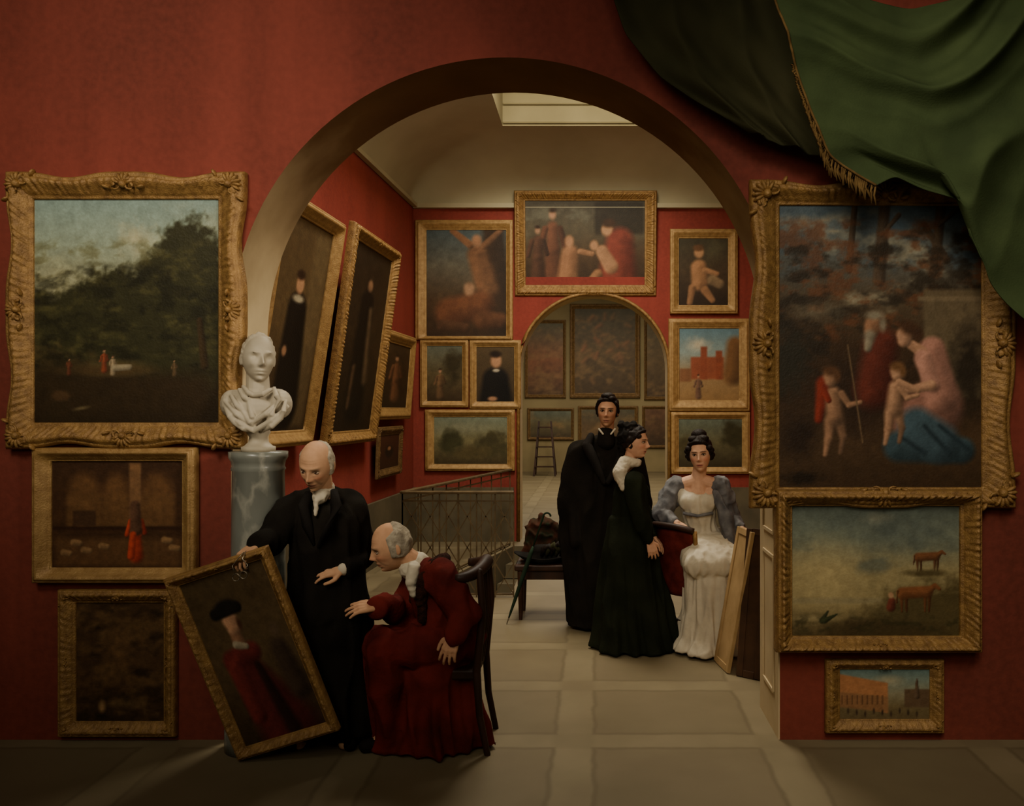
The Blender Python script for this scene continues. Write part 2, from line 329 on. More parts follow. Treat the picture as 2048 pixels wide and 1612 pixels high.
# ------------------------------------------------------------------ painted canvases
TAB=rng.random((256,256))
def vn(x,y):
    xi=np.floor(x).astype(int); yi=np.floor(y).astype(int); fx=x-xi; fy=y-yi; fx=fx*fx*(3-2*fx); fy=fy*fy*(3-2*fy)
    t=lambda a,b: TAB[a&255,b&255]
    return (t(xi,yi)*(1-fx)+t(xi+1,yi)*fx)*(1-fy)+(t(xi,yi+1)*(1-fx)+t(xi+1,yi+1)*fx)*fy
def fbm(x,y,o=4):
    s=0;a=.5;tot=0
    for i in range(o): s=s+a*vn(x*2**i+i*17.3,y*2**i+i*5.1); tot+=a; a*=.55
    return s/tot
class Pic:
    def __init__(s,r,step):
        s.r=r; x0,y0,x1,y1=r; nx=max(12,int((x1-x0)/step)); ny=max(12,int((y1-y0)/step))
        s.X,s.Y=np.meshgrid(np.linspace(x0,x1,nx),np.linspace(y0,y1,ny)); s.c=np.zeros(s.X.shape+(3,))
    def bg(s,*cols):
        t=(s.Y-s.r[1])/(s.r[3]-s.r[1])*(len(cols)-1)
        for k in range(3): s.c[...,k]=np.interp(t,range(len(cols)),[c[k] for c in cols])
        return s
    def lay(s,a,col): a=np.clip(a,0,1)[...,None]; s.c=s.c*(1-a)+np.array(col,float)*a; return s
    def cloud(s,col,sc,lo,hi,y0=-1e9,y1=1e9,al=1):
        n=fbm(s.X/sc,s.Y/sc*1.6,5); a=np.clip((n-lo)/(hi-lo),0,1)*al*np.clip((s.Y-y0)/20,0,1)*np.clip((y1-s.Y)/20,0,1)
        return s.lay(a,col)
    def e(s,cx,cy,rx,ry,col,rot=0,soft=.35,rough=0,al=1):
        c,k=math.cos(rad(rot)),math.sin(rad(rot)); dx=s.X-cx; dy=s.Y-cy
        d=np.sqrt(((dx*c+dy*k)/rx)**2+((-dx*k+dy*c)/ry)**2)
        if rough: d=d+rough*(fbm(s.X/14+cx,s.Y/14+cy,4)-.5)*2
        return s.lay(np.clip((1-d)/soft,0,1)*al,col)
    def l(s,x0,y0,x1,y1,r0,col,r1=None,soft=.35,al=1,sh=.5):
        r1=r0 if r1 is None else r1; dx,dy=x1-x0,y1-y0; t=np.clip(((s.X-x0)*dx+(s.Y-y0)*dy)/(dx*dx+dy*dy+1e-6),0,1)
        r=r0+(r1-r0)*t; ex=s.X-x0-dx*t; ey=s.Y-y0-dy*t; d=np.hypot(ex,ey)/r
        a=np.clip((1-d)/soft,0,1)[...,None]*al; k=1-sh*np.clip((ex+ey)/r*.7+.15,0,1)
        s.c=s.c*(1-a)+np.array(col,float)*k[...,None]*a; return s
    def q(s,x0,y0,x1,y1,col,soft=3,al=1,sk=0):
        xx=s.X; yy=s.Y-(s.X-x0)*sk
        a=np.clip((xx-x0)/soft,0,1)*np.clip((x1-xx)/soft,0,1)*np.clip((yy-y0)/soft,0,1)*np.clip((y1-yy)/soft,0,1)
        return s.lay(a*al,col)
    def fig(s,x,y,h,cl,sk=(168,124,94),lean=0):
        hx=x+math.sin(rad(lean))*h*.3
        s.l(x,y-h*.06,x,y-h*.42,h*.17,cl,h*.12,.5); s.l(x,y-h*.45,hx,y-h*.72,h*.12,[k*1.1 for k in cl],h*.10,.5); s.l(x-h*.1,y-h*.7,x-h*.17,y-h*.45,h*.05,[k*1.05 for k in cl]); s.l(x+h*.1,y-h*.7,x+h*.16,y-h*.48,h*.05,[k*.8 for k in cl])
        s.e(hx,y-h*.88,h*.065,h*.08,sk,0,.6); s.e(hx,y-h*.94,h*.07,h*.045,(50,34,22),0,.7); return s
    def child(s,x,y,h,sk,hr=(92,62,38),lean=0):
        s.l(x-h*.05,y-h*.36,x-h*.07,y-h*.18,h*.085,sk,h*.055,.6); s.l(x-h*.07,y-h*.18,x-h*.10,y-h*.02,h*.055,sk,h*.035,.6); s.l(x+h*.05,y-h*.36,x+h*.09,y-h*.2,h*.08,[k*.8 for k in sk],h*.05,.6); s.l(x+h*.09,y-h*.2,x+h*.06,y-h*.04,h*.05,[k*.72 for k in sk],h*.035,.6)
        s.l(x+lean*.4,y-h*.66,x,y-h*.42,h*.10,sk,h*.125,.5,1,.65); s.l(x+h*.07,y-h*.66,x+h*.15,y-h*.54,h*.05,[k*.95 for k in sk],h*.04,.5); s.l(x+h*.15,y-h*.54,x+h*.27,y-h*.57,h*.04,sk,h*.03,.5); s.l(x+lean,y-h*.84,x+lean+1,y-h*.80,h*.10,sk,h*.09,.4,1,.6); s.e(x+lean,y-h*.90,h*.115,h*.075,hr,0,.6); s.e(x+lean+h*.07,y-h*.84,h*.05,h*.09,hr,0,.7); return s
    def mott(s,a,sc=9):
        n=fbm(s.X/sc,s.Y/sc,4); s.c=s.c*(1+(n[...,None]-.5)*2*a); return s
GAIN=1.1
def ornament(g,c,size,ang,y=0):
    ca,sa=math.cos(ang),math.sin(ang); R0=np.array([[ca,0,-sa],[0,1,0],[sa,0,ca]])
    c=np.asarray(c,float)
    def ee(x,z,rx,rz,t,dy=0,ry=.22):
        ct,st=math.cos(t),math.sin(t); R1=np.array([[ct,0,-st],[0,1,0],[st,0,ct]])
        g.ell(c+R0@A3(x*size,(y-dy*size),z*size),(rx*size,ry*size,rz*size),R0@R1,6,9)
    ee(0,0,.2,.2,0,.12,.25)
    for k in range(-3,4): t=-k*.42; ee(math.sin(k*.42)*.36,math.cos(k*.42)*.36,.1,.26,t,.05)
    for sg in (-1,1):
        ts=np.linspace(0,1,14); pts=[]
        for t in ts:
            an=t*5.0; rr=.34*(1-.75*t); pts.append(c+R0@A3(sg*(.5+.30*t+rr*math.cos(an)-.34)*size,y-.10*size,(-.15+rr*math.sin(an))*size))
        g.tube(pts,[.085*size*(1-.5*t) for t in ts],6)
        ee(sg*.9,-.12,.22,.09,sg*.3,.02)
def frame_mesh(g,outer,inner,depth,wave,carve,step):
    (ox0,oz0,ox1,oz1),(ix0,iz0,ix1,iz1)=outer,inner
    oc=[(ox0,oz0),(ox1,oz0),(ox1,oz1),(ox0,oz1)]; ic=[(ix0,iz0),(ix1,iz0),(ix1,iz1),(ix0,iz1)]
    nr=[(0,-1),(1,0),(0,1),(-1,0)]
    prof=[(0,.12),(0,.30),(.06,.40),(.13,.34),(.16,.46),(.30,.56),(.42,.72),(.55,.92),(.66,1.0),(.76,.92),(.80,.74),(.86,.80),(.93,.74),(1.,.5),(1.,0.)]
    R=[]; s0=0
    for k in range(4):
        a=np.array(oc[k]);b=np.array(oc[(k+1)%4]);ia=np.array(ic[k]);ib=np.array(ic[(k+1)%4]); L=np.linalg.norm(b-a)
        N=max(8,int(L/step)); ns=np.array(nr[k],float); npv=np.array(nr[k-1],float); nx=np.array(nr[(k+1)%4],float)
        for j in range(N):
            f=j/N; w=wave*((.5+.5*math.cos(4*pi*f))**1.3+.35*(.5-.5*math.cos(8*pi*f))-.25)
            nd=ns+npv*max(0,1-f/.12)+nx*max(0,1-(1-f)/.12)
            po=a+(b-a)*f+nd*w; pn=ia+(ib-ia)*f; row=[]
            for t,h in prof:
                q=pn+(po-pn)*t
                cz=0
                if carve and .2<t<.8: cz=carve*(abs(math.sin((f*L+ (t-.5)*.06)*pi/.045))-.5+.5*math.sin(f*L*pi/.017+t*9))
                row.append((q[0],-depth*(h+cz*(1-abs(t-.5)*2.5 if abs(t-.5)<.4 else 0)),q[1]))
            R.append(row)
    g.grid(np.array(R),True,False)
def framed(center,u,v,outer,inner,style,paint,pr,label,group=None,step=3,depth=.06,name='framed_painting'):
    u=unit(u); v=unit(v); nb=np.cross(v,u); zb=outer[1]; base=np.asarray(center)+v*zb
    sh=lambda r:(r[0],r[1]-zb,r[2],r[3]-zb); outer=sh(outer); inner=sh(inner)
    mw=Matrix(((u[0],nb[0],v[0],base[0]),(u[1],nb[1],v[1],base[1]),(u[2],nb[2],v[2],base[2]),(0,0,0,1)))
    e=empty(name,None,label,'painting',group,mw)
    fw=(inner[0]-outer[0]); m={'swept':'gilt','carved':'gilt','plain':'giltlight','dark':'giltdark','darkcarved':'giltdark'}[style]
    g=G(); wave={'swept':.03}.get(style,0); carve={'swept':.15,'carved':.14,'darkcarved':.14}.get(style,.0)
    frame_mesh(g,outer,inner,depth,wave,carve,.008 if carve else .05)
    build(g,'frame',m,e)
    if style in('swept','carved','darkcarved'):
        zs=fw*(.95 if style=='swept' else .55); i=fw*(.45 if style=='swept' else .5)
        for cx,cz,an in ((outer[0]+i,outer[3]-i,pi/4),(outer[2]-i,outer[3]-i,-pi/4),(outer[0]+i,outer[1]+i,3*pi/4),(outer[2]-i,outer[1]+i,-3*pi/4)):
            g=G(); ornament(g,(cx,-depth*.75,cz),zs,an); build(g,'corner_ornament',m,e)
        mx=(outer[0]+outer[2])/2; mz=(outer[1]+outer[3])/2
        for cx,cz,an in ((mx,outer[3]-i,0),(mx,outer[1]+i,pi),(outer[0]+i,mz,pi/2),(outer[2]-i,mz,-pi/2)):
            g=G(); ornament(g,(cx,-depth*.75,cz),zs*(.95 if style=='swept' else .7),an); build(g,'cartouche',m,e)
    p=Pic(pr,step); paint(p); ny,nx=p.X.shape
    xs=np.linspace(inner[0]-.004,inner[2]+.004,nx); zs=np.linspace(inner[3]+.004,inner[1]-.004,ny)
    Xg,Zg=np.meshgrid(xs,zs); A=np.stack([Xg,np.full_like(Xg,-depth*.2),Zg],-1)
    g=G(); g.grid(A[::-1]); build(g,'canvas','paint',e,recalc=False,cols=lin(np.clip(p.c[::-1],0,255)).reshape(-1,3)*GAIN)
    return e
def wallpic(ox,ix,Y,style,paint,label,group=None,step=3,depth=.06,lean=0,back=None):
    cx,cy=(ox[0]+ox[2])/2,(ox[1]+ox[3])/2; k=Y/F
    f=lambda r:((r[0]-cx)*k,(cy-r[3])*k,(r[2]-cx)*k,(cy-r[1])*k)
    c=P(cx,cy,Y); c[1]=back if back else Y
    a=rad(lean)
    return framed(c,(1,0,0),(0,-math.sin(a),math.cos(a)),f(ox),f(ix),style,paint,ix,label,group,step,depth)
# --- front wall, left
def pL1(p):
    p.bg((126,146,138),(144,156,136),(152,148,114),(82,72,42),(46,36,22),(42,32,19)); p.cloud((166,166,136),90,.5,.75,400,600,.5)
    p.e(270,480,55,40,(182,174,138),0,1.,.5,.8); p.e(120,540,60,40,(160,156,120),0,1.,.5,.5)
    for a in ((380,520,78,95),(330,590,100,100),(230,610,110,80),(400,650,90,150),(160,640,80,75),(90,640,60,60),(300,690,160,80)): p.e(a[0],a[1],a[2],a[3],(50,48,28),0,.3,.35)
    p.cloud((88,82,46),26,.52,.72,470,720,.5); p.cloud((28,26,16),30,.5,.7,520,760,.6)
    p.q(60,725,440,850,(50,38,23),40); p.e(230,735,90,22,(100,82,50),0,.9); p.e(200,740,130,14,(70,54,32),0,.8)
    p.l(395,640,405,730,7,(60,46,28),10)
    for x,y,h,c in ((205,742,46,(130,64,42)),(222,748,40,(150,130,100)),(135,748,34,(100,56,38)),(345,750,32,(100,78,54))): p.fig(x,y,h,c)
    p.l(225,735,255,733,8,(150,136,108),7); p.e(120,790,24,14,(74,54,34),0,.5,.4); p.e(160,815,22,5,(150,134,94),-10,.8,al=.5); p.mott(.12,14)
wallpic((22,352,482,890),(65,398,435,845),4.46,'swept',pL1,'large ornate gilt frame with wooded landscape and green sky, left of arch',step=2.5,depth=.075,back=4.492)
def pL2(p):
    p.bg((62,42,28),(72,48,30),(56,38,24)); 
    for x,w in ((165,40),(228,32),(310,40)): p.e(x,985,w,48,(104,72,44),0,.5); p.q(x-w,985,x+w,1060,(108,76,46),10,.8)
    p.q(100,1070,365,1140,(92,64,40),14); p.q(252,925,280,1075,(122,88,58),5); p.q(100,1052,365,1062,(54,34,22),3)
    p.fig(268,1118,108,(176,62,40),(180,134,98)); p.l(268,1060,266,1012,15,(96,66,48),12); p.l(258,1112,262,1070,9,(186,66,42),8)
    for x,y in ((150,1085),(170,1100),(205,1092),(330,1080),(345,1095),(130,1105)): p.l(x-6,y,x+6,y+2,8,(140,106,70),7)
    p.q(140,1020,190,1055,(70,48,32),4); p.mott(.16,9)
wallpic((66,895,393,1166),(100,923,362,1136),4.46,'plain',pL2,'plain gilt frame with brown interior scene and red-skirted figure',step=2,depth=.07,back=4.492)
def pL3(p):
    p.bg((66,48,30),(74,54,34),(80,58,36),(52,38,24)); p.cloud((104,78,48),34,.45,.7,al=.7); p.cloud((40,30,19),28,.5,.75,al=.7)
    p.e(235,1300,50,70,(116,84,52),0,.9,.5,.6); p.e(200,1415,10,16,(150,116,76),0,.7); p.e(250,1410,70,12,(118,94,60),0,.9,.3,.5); p.mott(.2,10)
wallpic((114,1180,350,1475),(148,1207,324,1445),4.46,'carved',pL3,'dim brown landscape in a carved gilt frame, lowest on left wall',step=2.5,depth=.05,back=4.492)
# --- front wall, right
def pR1(p):
    p.bg((70,84,92),(86,90,86),(82,68,50),(66,48,32),(58,42,29),(78,58,39),(60,44,29)); p.cloud((156,146,120),80,.5,.75,410,650,.8); p.cloud((66,84,96),60,.52,.72,410,560,.6)
    for a in ((1772,405,1760,560,13),(1885,405,1872,530,11),(1850,450,1895,520,8),(1712,410,1700,540,7),(1765,470,1800,430,5),(1880,450,1920,415,5)): p.l(a[0],a[1],a[2],a[3],a[4],(84,68,52),a[4]*1.2)
    p.cloud((104,64,40),34,.48,.66,430,690,.75); p.cloud((44,36,26),40,.5,.7,450,780,.8); p.e(1580,720,60,90,(48,44,34),0,.7,.4); p.e(1640,620,70,30,(120,112,92),0,1.,.4,.6)
    p.q(1845,575,1968,800,(98,84,62),8); p.q(1835,590,1968,604,(114,98,74),4); p.e(1940,740,50,120,(46,38,28),0,.7,.3)
    p.e(1600,870,50,60,(46,34,25),0,.7,.3); p.e(1720,800,90,110,(50,36,27),0,.8,.3,.8)
    p.l(1765,690,1750,780,44,(104,48,36),50,.5); p.l(1747,650,1746,658,21,(158,114,84),20,.4); p.l(1742,672,1738,696,17,(146,134,112),11,.6); p.e(1752,630,26,13,(140,130,108),0,.7); p.e(1768,648,10,22,(130,118,98),0,.7)
    p.l(1872,815,1850,850,66,(152,106,90),74,.3); p.l(1866,700,1884,790,32,(172,122,104),42,.3)
    p.l(1800,892,1925,900,38,(60,78,84),32,.35); p.l(1835,850,1880,885,44,(70,90,98),50,.4)
    for a in ((1800,870,1850,905),(1850,850,1900,905),(1880,850,1935,895)): p.l(*a,6,(44,58,64),9,.9)
    p.l(1826,690,1846,704,12,(176,132,102),14); p.l(1848,716,1866,768,22,(188,136,116),20); p.l(1864,770,1806,782,13,(188,142,112),8)
    p.l(1811,670,1811,680,20,(186,140,110),17,.35); p.e(1820,655,29,19,(72,48,32),22,.6); p.e(1838,668,14,16,(66,44,30),0,.6)
    p.child(1790,890,176,(182,138,106),(112,78,48),6); p.l(1800,764,1838,780,9,(184,140,108),7)
    p.l(1650,766,1640,838,20,(140,52,36),11,.5); p.child(1672,912,190,(164,122,92),(90,60,38),-8); p.l(1646,772,1660,800,9,(140,52,36),7); p.l(1698,690,1728,885,3,(116,92,66),3,.9)
    p.e(1610,955,50,16,(38,29,20),0,.6,.4); p.mott(.12,14)
wallpic((1508,368,2022,1008),(1560,410,1965,975),4.46,'swept',pR1,'large ornate gilt frame with family group outdoors under green drape',step=2,depth=.075,back=4.492)
def cow(p,x,y,s,c):
    for d,f in ((-.75,.8),(-.5,.65),(.5,.8),(.72,.65)): p.l(x+d*s,y+.2*s,x+d*s*.97,y+.95*s,.13*s,[k*f for k in c],.07*s,.5)
    p.l(x-.7*s,y,x+.6*s,y-.08*s,.38*s,c,.36*s,.35); p.l(x+.7*s,y-.15*s,x+1.0*s,y-.38*s,.24*s,c,.16*s); p.l(x+1.0*s,y-.4*s,x+1.25*s,y-.22*s,.15*s,[k*.95 for k in c],.1*s); p.l(x-.95*s,y-.1*s,x-1.0*s,y+.5*s,.05*s,[k*.7 for k in c])
def pR2(p):
    p.bg((96,106,96),(116,122,104),(148,134,94),(150,134,92),(84,70,44)); p.e(1650,1150,110,90,(186,166,116),0,1.,0,.7); p.cloud((84,92,84),70,.48,.72,1015,1160,.6); p.e(1790,1060,100,60,(80,88,82),0,1.,.4,.6); p.e(1760,1040,40,18,(150,146,122),0,1.,.4,.5)
    p.q(1588,1196,1780,1214,(140,128,94),6,.8); p.e(1900,1270,200,118,(84,72,44),0,.3,.2); p.e(1770,1268,150,34,(70,58,36),0,.4,.3); p.e(1640,1240,60,8,(164,148,106),0,.9,0,.7)
    cow(p,1838,1190,38,(130,80,48)); cow(p,1862,1118,28,(120,76,48)); p.e(1862,1150,60,10,(86,74,46),0,.6,.3)
    p.l(1788,1218,1790,1206,11,(112,56,42),9); p.e(1788,1194,7,8,(170,130,96),0,.5); p.l(1650,1245,1662,1226,7,(56,60,38),2); p.l(1655,1245,1680,1232,7,(58,62,38),2); p.cloud((54,50,30),16,.5,.65,1225,1280,.6); p.mott(.1,14)
wallpic((1553,980,1965,1306),(1588,1014,1926,1276),4.42,'carved',pR2,'carved gilt frame with cattle by a river at sunset',step=2,depth=.115,back=4.492)
def pR3(p):
    p.bg((96,118,114),(126,138,122),(142,134,104),(112,96,64),(100,84,56)); p.e(1780,1365,40,14,(170,160,128),0,1.)
    p.q(1680,1350,1780,1412,(172,116,74),3,1,.18); p.q(1680,1385,1780,1418,(140,100,66),3,.9,.1); p.q(1810,1380,1865,1418,(100,78,56),3); p.l(1836,1395,1836,1362,7,(104,82,62),2)
    for i in range(9): p.q(1686+i*10,1392,1690+i*10,1412,(84,58,40),1.5,.8,.08)
    for i in range(9): p.e(1700+i*17,1424+(i%3)*3,3,8,(64,50,38),0,.6)
    p.mott(.1,9)
wallpic((1652,1320,1890,1468),(1682,1341,1862,1441),4.46,'carved',pR3,'small gilt frame with city waterfront view, lowest on right',step=2,depth=.045,back=4.492)
# --- tilted picture held by standing man
def pT(p):
    p.bg((70,56,36),(84,67,44),(60,46,31)); p.e(60,180,70,110,(90,72,48),0,1.,.4)
    p.l(72,182,115,310,44,(96,40,36),84,.4); p.l(48,160,100,154,24,(108,44,39),24,.4); p.l(50,172,58,270,24,(118,48,42),22,.4); p.l(100,180,124,310,10,(48,27,22),24,.6); p.l(78,112,80,132,15,(150,108,80),17); p.l(79,88,80,102,22,(190,142,108),19,.4); p.l(50,72,104,68,13,(28,24,20),14,.4); p.e(78,64,34,17,(28,24,20),-6,.4); p.e(96,100,7,16,(70,44,30),0,.7); p.l(70,134,92,142,9,(160,146,120),7)
    p.l(160,160,172,240,26,(64,50,38),30,.5); p.e(166,128,15,19,(88,70,52),0,.6); p.mott(.14,12)
TL,TR,BL=P(357,1152,4.12),P(562,1085,4.07),P(482,1520,4.24)
u=unit(TR-TL); v=TL-BL; v=unit(v-u*v.dot(u)); w=np.linalg.norm(TR-TL); h=(TL-BL).dot(v)
cen=BL+u*w/2+v*h/2+A3(0,0,.01)
framed(cen,u,v,(-w/2,-h/2,w/2,h/2),(-w/2+.055,-h/2+.055,w/2-.055,h/2-.055),'carved',pT,(0,0,200,320),'portrait of red-coated sitter in black cap, tilted on its corner',step=1.8,depth=.05)
# --- inner left wall, pictures leaning out from the wall
def pIL1(p):
    p.bg((76,60,38),(84,66,42),(46,34,22)); p.q(150,0,240,500,(96,80,54),20,.6); p.l(120,210,125,440,50,(24,19,15),72,.3); p.e(118,150,22,28,(168,124,90),0,.4); p.e(118,184,34,12,(158,146,120),0,.5); p.e(90,310,14,16,(150,110,80),0,.5); p.e(116,128,25,16,(44,29,20),0,.5); p.mott(.15,14)
def pIL2(p):
    p.bg((38,29,19),(46,34,22),(32,23,15)); p.l(92,130,90,400,34,(22,17,13),50,.4); p.l(112,150,124,330,14,(84,66,46),20,.8); p.e(96,90,15,19,(124,92,66),0,.5); p.l(70,300,64,400,12,(78,58,40),10,.8); p.mott(.2,14)
def pIL3(p):
    p.bg((62,46,30),(54,38,24),(38,27,18)); p.fig(60,190,160,(104,68,46)); p.mott(.2,10)
def side(y0,y1,zb,zt,lean,style,paint,pr,label,fw,depth=.06):
    a=A3(wx(y0)+.07,y0,zb); b=A3(wx(y1)+.07,y1,zb); u=unit(b-a); nin=np.cross(u,A3(0,0,1))
    hh=zt-zb; v=unit(A3(0,0,hh)+nin*lean); L=np.linalg.norm(b-a); hl=math.hypot(hh,lean)
    c=(a+b)/2+v*hl/2
    return framed(c,u,v,(-L/2,-hl/2,L/2,hl/2),(-L/2+fw,-hl/2+fw,L/2-fw,hl/2-fw),style,paint,pr,label,'pictures on the inner side wall',4,depth)
side(6.05,7.32,1.46,3.36,.30,'plain',pIL1,(0,0,240,500),'tall leaning gilt frame with dark portrait in white ruff, behind bust',.13,.09)
side(7.66,9.15,1.42,3.46,.28,'carved',pIL2,(0,0,180,460),'tall leaning carved gilt frame with near-black full-length figure',.13,.09)
side(9.32,10.70,1.64,2.66,.08,'plain',pIL3,(0,0,120,220),'narrow gilt framed small figure picture on inner side wall',.14,.06)
side(9.35,10.35,.98,1.56,.02,'darkcarved',lambda p:(p.bg((70,36,26),(50,30,20)),p.e(60,110,30,50,(36,24,18),0,.4),p.e(60,90,14,18,(140,96,66),0,.5)),(0,0,120,220),'small dark portrait in dull frame low on inner side wall',.1,.04)
# --- back wall
gb='pictures on the inner back wall'
def pB1(p):
    p.bg((74,86,88),(96,92,78),(74,56,38),(54,39,26)); p.l(985,450,1000,640,28,(58,42,29),40,.5); p.l(955,510,975,580,26,(120,84,58),28,.4); p.l(940,490,905,462,9,(140,98,68),7); p.l(968,492,1000,462,9,(120,84,58),7); p.e(953,482,13,16,(160,116,84),0,.5)
    p.l(900,625,960,610,36,(108,68,46),34,.4); p.e(938,578,14,17,(160,122,92),0,.5); p.l(965,640,1000,640,24,(92,60,40),18,.4); p.l(885,650,930,655,14,(84,58,40),12); p.mott(.16,10)
wallpic((830,440,1026,680),(853,460,1012,672),YB-.03,'plain',pB1,'gilt framed mythological group beside a tree, upper left of back wall',gb,step=2,depth=.06,back=YB-.01)
def pB2(p):
    p.bg((66,60,48),(82,74,56),(74,56,38),(48,35,24)); p.cloud((108,106,88),40,.5,.7,398,480,.6); p.q(1185,398,1292,470,(40,33,24),8,.8)
    p.fig(1105,560,150,(100,64,46)); p.fig(1075,560,115,(80,54,40))
    p.l(1140,505,1135,555,22,(150,106,74),26,.4); p.e(1138,480,12,15,(166,120,86),0,.5); p.l(1240,480,1236,545,34,(126,58,44),46,.4); p.e(1214,456,14,17,(172,128,92),15,.4); p.e(1218,444,19,12,(62,42,28),0,.5)
    p.l(1204,500,1222,530,15,(174,128,92),18); p.e(1188,488,11,13,(174,128,92),0,.5); p.l(1160,500,1185,505,7,(156,112,78),6); p.l(1195,545,1180,560,12,(146,104,70),9); p.mott(.14,10)
wallpic((1028,380,1314,590),(1050,400,1290,567),YB-.12,'carved',pB2,'wide gilt framed figure group above the inner doorway, leaning forward',gb,step=2,depth=.09,lean=5,back=YB-.02)
def pB3(p):
    p.bg((64,58,42),(70,55,38),(44,32,22)); p.e(1425,500,30,30,(88,84,60),0,.9,.4,.6); p.l(1398,535,1400,565,19,(166,120,82),20); p.e(1398,505,12,14,(172,128,90),0,.4); p.e(1397,496,14,9,(96,66,42),0,.5); p.l(1385,575,1380,605,9,(150,108,74),7); p.l(1410,580,1425,600,10,(150,108,74),7); p.l(1410,540,1434,548,7,(160,116,80),6); p.l(1425,560,1440,568,13,(128,104,76),11); p.mott(.14,9)
wallpic((1340,458,1476,628),(1358,477,1456,610),YB-.03,'plain',pB3,'small gilt framed child with lamb, upper right of back wall',gb,step=2,depth=.06,back=YB-.01)
def pB4(p):
    p.bg((90,118,128),(130,144,138),(146,118,80),(138,106,66)); p.e(1395,690,34,20,(180,170,146),0,.9,.4); p.q(1380,712,1450,760,(138,74,50),4); p.q(1400,692,1416,760,(132,68,46),3); p.q(1430,700,1446,760,(132,68,46),3); p.l(1470,690,1465,750,22,(116,82,50),26,.5); p.q(1358,735,1385,765,(124,84,56),4); p.fig(1397,795,48,(112,82,64)); p.mott(.1,9)
wallpic((1337,637,1500,823),(1359,657,1478,800),YB-.03,'plain',pB4,'gilt framed red brick street view with blue sky',gb,step=2,depth=.06,back=YB-.01)
wallpic((840,680,937,815),(854,692,924,802),YB-.03,'plain',lambda p:(p.bg((92,96,82),(88,76,50),(58,44,28)),p.e(905,730,24,40,(54,46,28),0,.5,.4),p.fig(880,795,60,(104,78,52)),p.mott(.16,9)),'small gilt framed country scene with one figure, left of portrait',gb,step=2,depth=.05,back=YB-.01)
wallpic((939,680,1042,818),(953,694,1028,803),YB-.03,'plain',lambda p:(p.bg((78,63,42),(66,51,33)),p.l(991,760,991,800,30,(24,20,17),38,.3),p.e(992,722,13,17,(176,130,96),0,.4),p.e(991,709,15,9,(38,26,18),0,.5),p.e(992,741,9,4,(176,164,140),0,.5),p.e(985,797,12,6,(166,122,90),0,.5),p.mott(.1,9)),'small gilt framed half-length portrait of sitter in black',gb,step=2,depth=.05,back=YB-.01)
wallpic((850,819,1030,942),(868,834,1014,928),YB-.03,'plain',lambda p:(p.bg((112,120,102),(110,102,70),(62,52,33)),p.cloud((134,132,108),34,.5,.75,834,880,.5),p.e(900,885,30,28,(60,58,36),0,.4,.4),p.e(985,890,40,30,(68,62,39),0,.4,.4),p.e(945,905,50,16,(82,72,45),0,.5,.3),p.mott(.14,9)),'wide gilt framed river landscape above the railing',gb,step=2,depth=.05,back=YB-.01)
wallpic((1342,824,1500,948),(1358,838,1484,934),YB-.03,'plain',lambda p:(p.bg((90,98,84),(90,84,57),(52,44,28)),p.e(1470,870,34,36,(54,50,30),0,.4,.4),p.e(1380,890,36,20,(68,60,36),0,.5,.3),p.mott(.14,9)),'gilt framed wooded landscape behind the seated woman',gb,step=2,depth=.05,back=YB-.01)
# --- far room pictures
gf='pictures in the room beyond'
def dim(*cols,extra=None):
    def f(p):
        p.bg(*cols)
        if extra: extra(p)
        p.cloud((126,98,64),20,.5,.72,al=.5); p.mott(.18,8)
    return f
def pF2(p):
    dim((76,70,54),(84,68,46),(66,51,34))(p)
    for i in range(26): 
        x=1165+rng.random()*92; y=635+rng.random()*130; a=rng.random()*6; p.l(x,y,x+10*math.cos(a),y+9*math.sin(a),8,(112+rng.random()*24,88,60),6,.9,.7)
YF=24.08
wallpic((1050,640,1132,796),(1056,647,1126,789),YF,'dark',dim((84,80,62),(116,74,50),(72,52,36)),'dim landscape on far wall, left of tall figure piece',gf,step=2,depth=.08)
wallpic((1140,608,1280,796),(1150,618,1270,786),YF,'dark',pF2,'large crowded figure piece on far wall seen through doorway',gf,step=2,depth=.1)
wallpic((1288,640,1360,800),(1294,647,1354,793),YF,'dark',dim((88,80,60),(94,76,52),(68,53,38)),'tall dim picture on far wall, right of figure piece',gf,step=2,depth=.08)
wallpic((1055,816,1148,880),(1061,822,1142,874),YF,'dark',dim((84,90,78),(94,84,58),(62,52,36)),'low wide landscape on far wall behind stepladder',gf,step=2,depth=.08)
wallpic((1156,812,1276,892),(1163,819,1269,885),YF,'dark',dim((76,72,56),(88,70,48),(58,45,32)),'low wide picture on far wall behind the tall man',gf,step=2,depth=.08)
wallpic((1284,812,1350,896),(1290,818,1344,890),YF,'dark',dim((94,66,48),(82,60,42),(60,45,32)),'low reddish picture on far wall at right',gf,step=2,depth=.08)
# ------------------------------------------------------------------ green drape
def curve(pts,t):
    pts=np.array(pts,float); d=np.r_[0,np.cumsum(np.linalg.norm(np.diff(pts,axis=0),axis=1))]; d/=d[-1]
    tt=np.linspace(0,1,200); c=np.stack([np.interp(tt,d,pts[:,k]) for k in range(2)],1)
    for _ in range(30): c[1:-1]=(c[:-2]+2*c[1:-1]+c[2:])/4
    return np.stack([np.interp(t,tt,c[:,k]) for k in range(2)],1)
def coons(T,B,L,Rr,nu,nv):
    u=np.linspace(0,1,nu); v=np.linspace(0,1,nv); T,B,L,Rr=curve(T,u),curve(B,u),curve(L,v),curve(Rr,v)
    U,V=u[:,None,None],v[None,:,None]
    S=(1-V)*T[:,None]+V*B[:,None]+(1-U)*L[None]+U*Rr[None]-((1-U)*(1-V)*T[0]+U*(1-V)*T[-1]+(1-U)*V*B[0]+U*V*B[-1])
    return S,u,v
